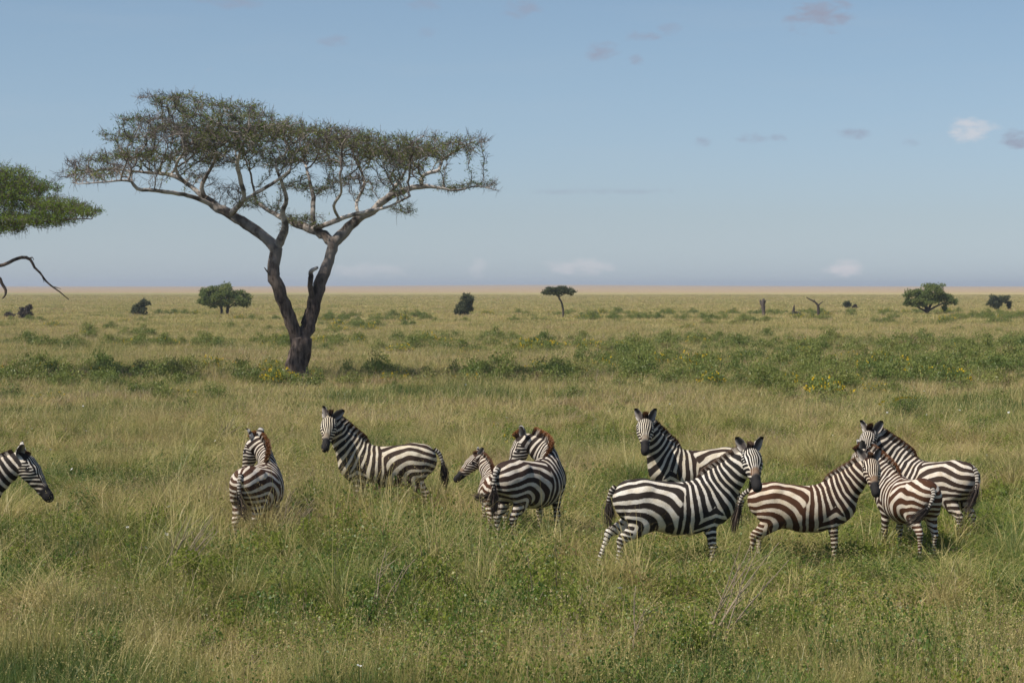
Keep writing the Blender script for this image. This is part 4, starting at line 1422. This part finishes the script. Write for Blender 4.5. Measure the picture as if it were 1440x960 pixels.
parts2, _ = limb_meshes(DEAD2, DL)
V, F, T = merge(parts2)
ob = obj_np('dead_branch', V - org2, fix_tris(F), M_bark, tree2, {'tone': T * 0})
ob['label'] = 'bare crooked dead branch, dark against the sky'
g = np.random.default_rng(78)
# pads of foliage: (centre px, py, depth, half width px, half height px)
pads = [(-20, 252, .6, 60, 15, 420), (15, 268, 1.0, 55, 17, 420), (-30, 285, 0, 70, 20, 500), (78, 298, -.6, 46, 12, 380), (112, 306, -.9, 30, 8, 240), (60, 318, -1.2, 50, 12, 340), (5, 316, -.8, 45, 18, 420), (35, 292, .2, 45, 14, 320),
        (12, 332, -1.4, 28, 7, 120), (-120, 270, 1, 80, 26, 600), (-220, 270, 1, 90, 26, 500), (-310, 290, 1, 60, 18, 300), (-80, 310, -1, 50, 18, 300)]
AA_ = []
for cx, cy, dd, hw, hh, n in pads:
    cx += 8; cy -= 6
    n = int(n * 1.15)
    q = g.normal(0, .5, (n, 3)); q = q[np.linalg.norm(q, axis=1) < 1.05]
    sc_ = DL / FPX
    AA_.append(np.stack([gx(cx, DL) + q[:, 0] * hw * sc_, DL + dd + q[:, 1] * min(2.6, hw * sc_ * 1.6), gz(cy, DL) + q[:, 2] * hh * sc_ - .0 * q[:, 0]], 1))
A = np.vstack(AA_)
nodes = np.vstack([p[8:, :3] for p in paths])
P, par = space_colonise(nodes, A, step=.17, infl=2.4, kill=.2, iters=80, maxn=12000, grav=.03, seed=6)
n0 = len(nodes)
V, F, T, rad_, child = network_mesh(P, par, 0, rtip=.008, n0=n0, cap=.05)
obj_np('branch', V - org2, F, M_bark, tree2, {'tone': T * .3})
tw, lf = twig_foliage(P, par, rad_, n0, 16, 3, .10, 19, spread=.12, leaf_w=.16, green_cut=-2, upb=.5)
obj_np('twig', tw[0] - org2, tw[1], M_actwig, tree2, {'tone': tw[2] * .6}, smooth=False)
obj_np('crown', lf[0] - org2, lf[1], M_acleaf2, tree2, {'tone': lf[2]}, smooth=False)
print('tree2 nodes', len(P))


# ---------------------------------------------------------------- distant trees
M_dbark = leaf_mat('distant_bark', (0.060, 0.048, 0.042), (0.10, 0.085, 0.075), 0.0)
M_dleaf = leaf_mat('broad_leaves', (0.095, 0.145, 0.052), (0.270, 0.300, 0.105), 0.35)
M_dleaf2 = leaf_mat('dark_evergreen_leaves', (0.065, 0.080, 0.050), (0.155, 0.170, 0.090), 0.3)
M_grey = leaf_mat('bare_grey_twigs', (0.060, 0.052, 0.048), (0.15, 0.125, 0.11), 0.0)


def far_tree(name, label, cat, cx, base_py, blobs, stems, leafmat, nleaf, lsize, seed, d=None, barkmat=None):
    """blobs: (px, py, half width, half height) in photo pixels; stems: list of px polylines with px radius"""
    d = d or gy(base_py); s = d / FPX
    root = empty(name, (gx(cx, d), d, float(ground_z(gx(cx, d), d))))
    tag(root, label, cat)
    g = np.random.default_rng(seed)
    o3 = np.array([gx(cx, d), d, 0.0])
    tp = []
    for st_ in stems:
        A_ = np.array([(gx(a, d), d + (st_[0][0] - cx) * 0 + dd * s, max(gz(b_, d), -.3), r * s) for a, b_, dd, r in st_])
        sp = smooth_path(A_, max(.15, 2 * s))
        V, F = tube_path(sp, 7, .08, seed)
        tp.append((V, F, np.full(len(V), g.random())))
    V, F, T = merge(tp)
    obj_np('trunk', V - o3, fix_tris(F), barkmat or M_dbark, root, {'tone': T})
    if blobs:
        bb = np.array(blobs, float)
        w = bb[:, 2] * bb[:, 3]; bi = g.choice(len(bb), nleaf, p=w / w.sum())
        # sub clumps inside each blob
        nsub = 26
        sub = g.normal(0, 1, (len(bb), nsub, 3)); sub /= np.linalg.norm(sub, axis=2)[..., None]; sub *= g.uniform(.35, .85, (len(bb), nsub, 1))
        si = g.integers(0, nsub, nleaf)
        dn = g.normal(0, 1, (nleaf, 3)); dn /= np.linalg.norm(dn, axis=1)[:, None]
        q = sub[bi, si] + dn * (.32 * g.random(nleaf) ** .4)[:, None]
        b4 = bb[bi]
        depth_half = np.minimum(b4[:, 2], b4[:, 2].max()) * s
        Pq = np.stack([gx(b4[:, 0], d) + q[:, 0] * b4[:, 2] * s, d + q[:, 1] * depth_half, gz(b4[:, 1], d) + q[:, 2] * b4[:, 3] * s], 1)
        tone = np.clip(.2 + .6 * g.random((len(bb), nsub))[bi, si] + g.normal(0, .12, nleaf), 0, 1)
        V, F, T = leaves(Pq, g.uniform(.6, 1.3, nleaf) * lsize, tone, asp=.7)
        obj_np('crown', V - o3, F, leafmat, root, {'tone': T}, smooth=False)
    return root


far_tree('broadleaf_tree', 'round green tree on the plain just left of the tall acacia', 'tree', 315, 443,
         [(296, 414, 20, 15), (318, 410, 20, 13), (338, 418, 17, 14), (308, 425, 26, 9), (345, 426, 10, 6), (286, 424, 10, 7)],
         [[(312, 445, 0, 2.2), (311, 432, 0, 1.8), (304, 418, 2, 1.2), (298, 408, 4, .6)], [(319, 445, 3, 2.4), (320, 432, 3, 2.0), (322, 416, 0, 1.2), (326, 405, -3, .6)], [(318, 436, 3, 1.2), (332, 424, 3, .8), (342, 416, 5, .5)]],
         M_dleaf, 9000, .24, 201)
far_tree('thorn_bush', 'dark squat bush on the far plain, between the left edge and the round tree', 'bush', 197, 444,
         [(194, 434, 9, 9), (203, 426, 9, 5), (190, 439, 7, 6), (200, 437, 8, 7)], [[(196, 446, 0, 1.4), (197, 436, 0, 1), (203, 427, 0, .6)]], M_dleaf2, 2600, .26, 202)
far_tree('thorn_bush', 'small grey twiggy bush under the dead branch at far left', 'bush', 35, 449,
         [(35, 440, 12, 8), (40, 433, 7, 4)], [[(33, 451, 0, 1.0), (32, 440, 0, .7), (28, 433, 0, .4)], [(35, 451, 0, 1.0), (38, 440, 0, .7), (45, 431, 2, .4)]], M_grey, 1500, .22, 203)
far_tree('thorn_bush', 'tiny brownish scrub bush at the far left beside a grey one', 'bush', 13, 447,
         [(13, 443, 9, 4)], [[(13, 449, 0, .7), (14, 442, 0, .5)]], M_grey, 600, .2, 204)
far_tree('thorn_bush', 'dark upright bush with a lobed outline right of the tall acacia', 'bush', 653, 445,
         [(657, 420, 10, 9), (650, 434, 11, 10), (658, 432, 8, 9), (645, 438, 6, 6)], [[(654, 447, 0, 1.6), (654, 434, 0, 1.2), (657, 420, 0, .7)]], M_dleaf2, 5200, .24, 205)
far_tree('acacia_tree', 'small umbrella acacia with one bent thin trunk in the middle distance', 'tree', 790, 446,
         [(775, 409, 13, 6), (790, 407, 15, 6), (803, 411, 9, 4), (768, 411, 7, 3.5), (785, 411, 18, 4)],
         [[(792, 448, 0, 1.8), (792, 437, 0, 1.5), (790, 426, 0, 1.3), (786, 418, 0, 1.2), (787, 409, 0, .8)], [(786, 418, 0, .9), (778, 411, 2, .6), (772, 408, 3, .4)], [(787, 417, 0, .8), (797, 411, -2, .5)]],
         M_dleaf2, 5200, .2, 206)
far_tree('broadleaf_tree', 'broad spreading green tree on the right of the far plain', 'tree', 1303, 442,
         [(1287, 415, 20, 11), (1312, 409, 22, 13), (1331, 420, 14, 10), (1300, 421, 26, 9), (1342, 424, 7, 5), (1276, 424, 9, 6), (1328, 432, 4, 7), (1292, 428, 16, 5)],
         [[(1303, 444, 0, 3.0), (1303, 434, 0, 2.6), (1298, 424, 2, 1.6), (1288, 414, 4, .8)], [(1304, 438, 0, 2.2), (1310, 426, -2, 1.5), (1316, 412, -4, .8)], [(1305, 437, 0, 1.6), (1318, 430, 0, 1.2), (1332, 424, 2, .7)], [(1301, 437, 0, 1.4), (1288, 430, 0, 1.0), (1278, 424, 1, .5)]],
         M_dleaf, 12000, .22, 207)
far_tree('broadleaf_tree', 'dark domed tree near the right edge with a branch arching to the ground', 'tree', 1402, 436,
         [(1399, 425, 11, 11), (1412, 420, 10, 6), (1419, 428, 4, 6)], [[(1400, 438, 0, 1.6), (1400, 426, 0, 1.0)], [(1402, 432, 0, .9), (1412, 424, 0, .8), (1419, 430, 0, .6), (1422, 438, 0, .5)]],
         M_dleaf2, 4200, .26, 208)
far_tree('dead_tree', 'bare forked dead tree on the plain, left fork stretched out', 'dead tree', 1151, 445, [],
         [[(1151, 447, 0, 2.0), (1151, 436, 0, 1.9), (1150, 429, 0, 1.6), (1145, 424, 0, 1.3), (1139, 421, 0, 1.0), (1134, 418, 0, .6)], [(1150, 432, 0, 1.3), (1153, 427, 0, 1.0), (1157, 424, 0, .7)],
          [(1146, 425, 0, .9), (1145, 421, 0, .5)]], None, 0, 0, 209)
far_tree('dead_tree', 'weathered upright tree stump on the plain, leftmost of the dead wood', 'dead tree', 1073, 445, [],
         [[(1074, 447, 0, 2.2), (1074, 437, 0, 2.4), (1073, 429, 0, 3.0), (1073, 423, 0, 2.6), (1074, 420, 0, 1.4)], [(1072, 430, 0, 1.6), (1069, 424, 0, 1.2), (1069, 421, 0, .6)], [(1074, 428, 0, 1.6), (1077, 422, 0, .8)]], None, 0, 0, 210, barkmat=M_grey)
far_tree('dead_tree', 'low dark fallen stump between the upright stump and the forked one', 'dead tree', 1119, 444,
         [(1118, 441, 6, 3)], [[(1116, 446, 0, 2.0), (1116, 436, 0, 1.8), (1117, 429, 0, 1.0)], [(1117, 444, 0, 2.0), (1123, 440, 0, 1.6), (1128, 444, 0, 1.0)]], M_dleaf2, 500, .2, 211)
far_tree('thorn_bush', 'small round dark bush right of the forked dead tree', 'bush', 1191, 434,
         [(1191, 428, 5, 5)], [[(1191, 436, 0, 1.0), (1191, 428, 0, .7)]], M_dleaf2, 1200, .32, 212)
far_tree('thorn_bush', 'tiny brown bush, smallest of the row on the far plain', 'bush', 1202, 434,
         [(1202, 431, 3, 2.5)], [[(1202, 436, 0, .7), (1202, 431, 0, .5)]], M_grey, 300, .32, 213)

# ================================================================== LOW SHRUBS standing singly
M_shrubA = M_shrub


def shrub(name, label, px, py, wpx, hpx, seed, nleaf=2600, lf=None, flowers=0, mat=None, grp=None, cat='shrub'):
    """py = ground row"""
    d = gy(py); s = d / FPX
    rx = wpx / 2 * s; rz = hpx * s * .72 + .12
    lf = lf or max(.035, 2.0 * s * .9)
    parts = shrub_mesh_parts(seed, rx, rz, nleaf, lf, mat=mat, clumps=20, flowers=0)
    root = empty(name, (gx(px, d), d, float(ground_z(gx(px, d), d)) - .02), random.uniform(0, 6))
    tag(root, label, cat, grp)
    m_, V, F, T = parts[0]
    obj_np('foliage', V, F, m_, root, {'tone': T}, smooth=False)
    m_, V, F, T = parts[1]
    obj_np('stem', V, F, m_, root, {'tone': T})
    if flowers:
        g = np.random.default_rng(seed + 5)
        for k in range(flowers):
            th = g.uniform(0, 6.28); q = g.uniform(0.05, .8)
            p = np.array([math.cos(th) * q * rx, math.sin(th) * q * rx, rz * (0.66 - .25 * q * q)])
            V, F, T = bloom(p + np.array([0, 0, .04]), .055, [g.normal(0, .4), -.6, 1])
            obj_np('flower', V, F, M_yellow, root, {'tone': T}, smooth=False)
    return root


shrub('shrub', 'dark green shrub topped with yellow flowers, behind the rightmost zebras', 1275, 598, 105, 74, 301, 8500, flowers=12)
shrub('shrub', 'rounded grey-green shrub on the plain below the small dark bush at far left', 126, 480, 26, 20, 302, 1700)
shrub('shrub', 'low green shrub right of the rounded grey-green one on the left plain', 186, 486, 34, 16, 303, 1700)
shrub('shrub', 'small upright shrub below the round tree on the left plain', 216, 474, 12, 13, 304, 700)
shrub('shrub', 'bushy olive shrub standing just right of the acacia trunk', 450, 534, 44, 22, 305, 2600)
shrub('shrub', 'dense dark shrub in the green belt, under the left bare sky', 1140, 534, 60, 40, 306, 3400)
shrub('shrub', 'tall leafy green shrub, highest of the green belt on the right', 1065, 536, 70, 40, 307, 3600)
shrub('shrub', 'low dark oval shrub right of centre among straw grass', 962, 500, 26, 14, 308, 1400)
shrub('shrub', 'round shrub on the right plain below the broad spreading tree', 1346, 466, 26, 9, 309, 1000)
shrub('shrub', 'flat green shrub on the right plain nearest the right edge', 1408, 470, 34, 9, 310, 1100)
shrub('shrub', 'leafy green shrub at the left behind the lone zebra head', 150, 548, 60, 36, 311, 3000)
shrub('shrub', 'blue-green shrub left of the acacia trunk, in the shrub belt', 232, 530, 50, 40, 312, 3000)
shrub('shrub', 'leafy shrub in the grass between the acacia trunk and the rear-view zebra', 300, 566, 44, 34, 317, 2600)
shrub('shrub', 'low round leafy bush behind the foal and the big rump', 800, 596, 60, 40, 318, 3400)
shrub('shrub', 'weedy bush in the foreground left of the rear-view zebra, stems leaning over', 262, 856, 150, 105, 313, 9000, lf=.042, mat=M_weed)
shrub('shrub', 'leafy weed clump beside the legs of the leftmost rear-view zebra', 425, 800, 70, 80, 314, 3600, lf=.038, mat=M_weed)
shrub('shrub', 'spindly weed clump at the bottom right of centre', 975, 950, 90, 90, 315, 3600, lf=.038, mat=M_weed)
shrub('shrub', 'dark tangled weed clump just right of the lone zebra head', 112, 752, 90, 80, 316, 3400, lf=.036)

# dry stalk clumps
def stalk_clump(label, px, py, wpx, hpx, n, seed, lean=1.0, red=False):
    d = gy(py); s = d / FPX
    g = np.random.default_rng(seed)
    root = empty('dry_stalks', (gx(px, d), d, 0))
    tag(root, label, 'dry stalks')
    Ps = []
    for k in range(n):
        x0 = g.uniform(-.12, .12); H = hpx * s * g.uniform(.55, 1.0) + .12
        tipx = x0 + lean * wpx * s * g.uniform(.25, 1.0)
        y0 = g.uniform(-.2, .2); dy = g.uniform(-.3, .3)
        t = np.linspace(0, 1, 9)
        kx = g.normal(0, .02, 9).cumsum() * .4
        P = np.stack([x0 + (tipx - x0) * t ** 1.3 + kx, y0 + dy * t, H * t, .0095 * (1 - .6 * t)], 1)
        V, F = tube_path(P, 5, .05, seed + k); Ps.append((V, F, np.full(len(V), g.uniform(.5, 1))))
        for j in range(3):
            i = g.integers(3, 8); q = P[i, :3]; dd = np.array([g.uniform(-.1, .25) * lean, g.normal(0, .08), g.uniform(.08, .2)])
            V, F, T = tubes([q], [q + dd], [.004], [.002], np.array([.7]), 4); Ps.append((V, np.vstack([F]), T))
    V, F, T = merge(Ps)
    obj_np('stalk', V, fix_tris(F), M_twig, root, {'tone': T})


stalk_clump('pale dry stalks fanning up to the right in the right foreground', 1005, 925, 110, 150, 9, 401)
stalk_clump('two or three bleached stalks leaning right in the foreground below the big rump', 532, 884, 40, 100, 4, 402)
stalk_clump('dry stems leaning right through the weedy bush at left foreground', 225, 850, 90, 110, 12, 403)
stalk_clump('dark dry twigs leaning right beside the leftmost rear-view zebra', 388, 782, 55, 95, 9, 404)
stalk_clump('thin pale stem rising alone at the bottom edge right of centre', 872, 950, 26, 110, 2, 405)
stalk_clump('thin dry grass stems arching up behind the leftmost rear-view zebra', 300, 630, 70, 40, 8, 406)

# white flowers dotted through the grass (each its own little bloom on a stem)
WF = [(137, 737, 5), (178, 742, 3), (233, 752, 4.5), (204, 771, 3.5), (260, 776, 4), (236, 713, 4), (504, 938, 6), (872, 828, 5), (44, 603, 3), (120, 606, 3.5), (70, 632, 3), (302, 620, 3), (116, 571, 3), (712, 587, 3.5),
      (700, 596, 3), (655, 541, 3), (1350, 577, 3.5), (1300, 550, 3), (1096, 566, 3), (942, 568, 3), (856, 578, 3), (1304, 583, 3), (1248, 580, 3), (1419, 580, 3.5), (1171, 612, 3), (990, 560, 3), (838, 590, 3), (1236, 700, 4), (100, 660, 3), (1388, 640, 3)]
wf0 = None
for i, (px, py, sz) in enumerate(WF):
    hh = .44
    d = (CAM_H - hh) * FPX / (py - HOR); s = d / FPX; r = sz * s * (.75 if py > 650 else .5)
    g = np.random.default_rng(500 + i)
    root = empty('white_flower', (gx(px, d), d, 0), g.uniform(0, 6))
    tag(root, 'tiny white flower dotted singly in the long green grass', 'flower', 'white flowers scattered in the grass')
    V, F, T = bloom(np.array([0, 0, hh]), r, [g.normal(0, .3), g.normal(0, .3) - .5, 1])
    obj_np('petals', V, F, M_white, root, {'tone': T})
    V, F, T = tubes([[0, 0, 0]], [[0, 0, hh]], [.004], [.003], np.array([.2]), 4)
    obj_np('stem', V, F, M_herb, root, {'tone': T})

# ================================================================== GRASS (uncountable)
S_fine = [src_obj('grass_tuft', grass_patch(i, n=230, r=.36, stalks=7, herb=0)) for i in range(5)]
S_herb = [src_obj('herb_tuft', grass_patch(i, n=120, r=.36, stalks=5, herb=16)) for i in range(4)]
S_tall = [src_obj('tall_tuft', grass_patch(i, n=120, r=.34, hmin=.2, hmax=.45, stalks=34, w=.0075)) for i in range(3)]
S_mid = [src_obj('meadow_tuft', grass_patch(i, n=230, r=.62, hmin=.14, hmax=.42, w=.018, stalks=22, herb=(10 if i % 2 else 0), wide=1.0)) for i in range(5)]
S_far = [src_obj('plain_tuft', grass_patch(i, n=260, r=1.9, hmin=.12, hmax=.42, w=.05, stalks=30, wide=1.0)) for i in range(4)]
S_shr = [src_obj('low_shrub', merge_multi(shrub_mesh_parts(600 + i, .62, .42, 2000, .046, clumps=14, twigs=22, flowers=(26 if i == 3 else 0)), 'low_shrub')) for i in range(4)]
S_weed = [src_obj('weed', merge_multi(shrub_mesh_parts(640 + i, .24, .36, 520, .032, mat=(M_weed if i % 2 else M_herb), clumps=9, twigs=14), 'weed')) for i in range(4)]

S_rank = [src_obj('rank_clump', rank_clump(i)) for i in range(3)]
near_src = S_fine + S_herb + S_tall + S_weed + S_rank     # 0-4, 5-8, 9-11, 12-15, 16-18


def hmap(x, y):
    """height factor of the sward around the herd: lower round the front animals, rank on the left"""
    px = 720 + x * FPX / y; py = HOR + CAM_H * FPX / y
    f = .92 + .30 * nz2(x, y, 3.1) + .18 * nz2(x, y, 1.1)
    f = f + .50 * np.exp(-((px - 400) / 260) ** 2 - ((py - 765) / 60) ** 2)
    f = f + .35 * np.exp(-((px - 560) / 130) ** 2 - ((py - 745) / 28) ** 2)
    f = f - .06 * np.exp(-((px - 1120) / 300) ** 2 - ((py - 820) / 45) ** 2)
    f = f + .35 * np.exp(-((px - 1000) / 50) ** 2 - ((py - 822) / 14) ** 2)
    return np.clip(f, .45, 1.9)


p = sample_wedge(15500, 19.5, 62, 2.5)
# denser near
keepp = rng.random(len(p)) < np.clip(46 / p[:, 1], .5, 1)
p = p[keepp]; x, y = p.T
n = len(p)
h1 = nz2(x, y, 4.2); h2 = nz2(x + 50, y, 2.1); h3 = nz2(x, y + 77, 6.0)
w_ = rng.integers(0, 5, n)
sel = (h1 + rng.normal(0, .35, n)) > .05 + .12 * sm(y, 30, 22); w_ = np.where(sel, 5 + rng.integers(0, 4, n), w_)
sel = (h2 + rng.normal(0, .3, n)) > .42; w_ = np.where(sel, 9 + rng.integers(0, 3, n), w_)
sel = (h3 + rng.normal(0, .35, n)) > .38 - .04 * sm(y, 34, 45) + .2 * sm(y, 28, 22); w_ = np.where(sel, 12 + rng.integers(0, 4, n), w_)
w_ = np.where((rng.random(n) < .13) & (y > 24), 16 + rng.integers(0, 3, n), w_)
hf = hmap(x, y)
hs = rng.uniform(.75, 1.3, n)
sc_ = np.stack([hs * 1.1, hs * 1.1, hf * rng.uniform(.5, 1.5, n)], 1)
z_ = ground_z(x, y)
gA = make_scatter('grass', np.stack([x, y, z_], 1), rng.uniform(0, 6.28, n), sc_, w_, near_src)
tag(gA, 'long tangled green and straw grass with leafy weeds around the zebras', 'grass', kind='stuff')
print('near tufts', n)

p = sample_wedge(27000, 58, 270, 4)
keepp = rng.random(len(p)) < np.clip(95 / p[:, 1], .3, 1) * (1 - sm(p[:, 1], 150, 265))
p = p[keepp]; x, y = p.T; n = len(p)
hs = rng.uniform(.85, 1.3, n) * (1 + .006 * (y - 60))
gB = make_scatter('grass', np.stack([x, y, ground_z(x, y)], 1), rng.uniform(0, 6.28, n), np.stack([hs, hs, rng.uniform(.7, 1.2, n) * (1 + .35 * nz2(x, y, 9.0))], 1), rng.integers(0, 5, n), S_mid)
tag(gB, 'straw-green meadow grass of the middle distance behind the herd', 'grass', kind='stuff')
p = sample_wedge(22000, 140, 1100, 10)
keepp = rng.random(len(p)) < np.clip(260 / p[:, 1], .12, 1) * sm(p[:, 1], 130, 240)
p = p[keepp]; x, y = p.T; n = len(p)
hs = rng.uniform(.8, 1.3, n) * (1 + .0022 * (y - 180))
gC = make_scatter('grass', np.stack([x, y, ground_z(x, y)], 1), rng.uniform(0, 6.28, n), np.stack([hs, hs, rng.uniform(.7, 1.15, n)], 1), rng.integers(0, 4, n), S_far)
tag(gC, 'pale dry grass of the far open plain below the horizon', 'grass', kind='stuff')

# the belt of low green shrubs, denser along two bands of ground
p = sample_wedge(16500, 46, 330, 4); x, y = p.T; n = len(p)
py = HOR + CAM_H * FPX / y; pxx = 720 + x * FPX / y
band = np.exp(-((py - 533) / 13) ** 2) * (.9 - .3 * np.exp(-((pxx - 520) / 200) ** 2)) + .55 * np.exp(-((py - 492) / 9) ** 2) * (.4 + .6 * (pxx > 900)) + .50 * np.exp(-((py - 515) / 16) ** 2) * (pxx > 820) * (py > 486) - .05 + .16 * (py > 560) * (y > 46)
dn = band * 1.5 + .45 * nz2(x, y, 14.0) + .3 * nz2(x, y, 5.0)
kp = rng.random(n) < np.clip(dn, 0, 1) * .82
x, y = x[kp], y[kp]; n = len(x)
hs = rng.uniform(.45, 1.35, n) * (.45 + .55 * sm(y, 60, 84))
gD = make_scatter('shrub_cover', np.stack([x, y, ground_z(x, y)], 1), rng.uniform(0, 6.28, n), np.stack([hs * 1.35, hs * 1.35, hs * rng.uniform(1.1, 1.9, n)], 1), np.where(rng.random(n) < .12, 3, rng.integers(0, 3, n)), S_shr)
tag(gD, 'belt of low green shrubs growing across the plain behind the herd', 'shrubs', kind='stuff')
print('belt', n)

# ================================================================== the air
hm = bpy.data.materials.new('haze'); hm.use_nodes = True
N = Nodes(hm.node_tree)
pv = N.n('ShaderNodeVolumePrincipled', ins={'Color': (0.80, 0.88, 1.0, 1), 'Density': 0.00016, 'Anisotropy': 0.2})
o = N.n('ShaderNodeOutputMaterial'); N.l(pv.outputs[0], o.inputs['Volume'])
X0, X1, Y0, Y1, Z0, Z1 = -9500, 9500, -9500, 9500, -45, 24
Vh = np.array([[x, y, z] for x in (X0, X1) for y in (Y0, Y1) for z in (Z0, Z1)], float)
Fh = np.array([[0, 1, 3, 2], [4, 6, 7, 5], [0, 4, 5, 1], [2, 3, 7, 6], [0, 2, 6, 4], [1, 5, 7, 3]])
hz_ = obj_np('haze', Vh, Fh, hm, smooth=False)
tag(hz_, 'thin warm-season haze over the plain', 'haze', kind='stuff')
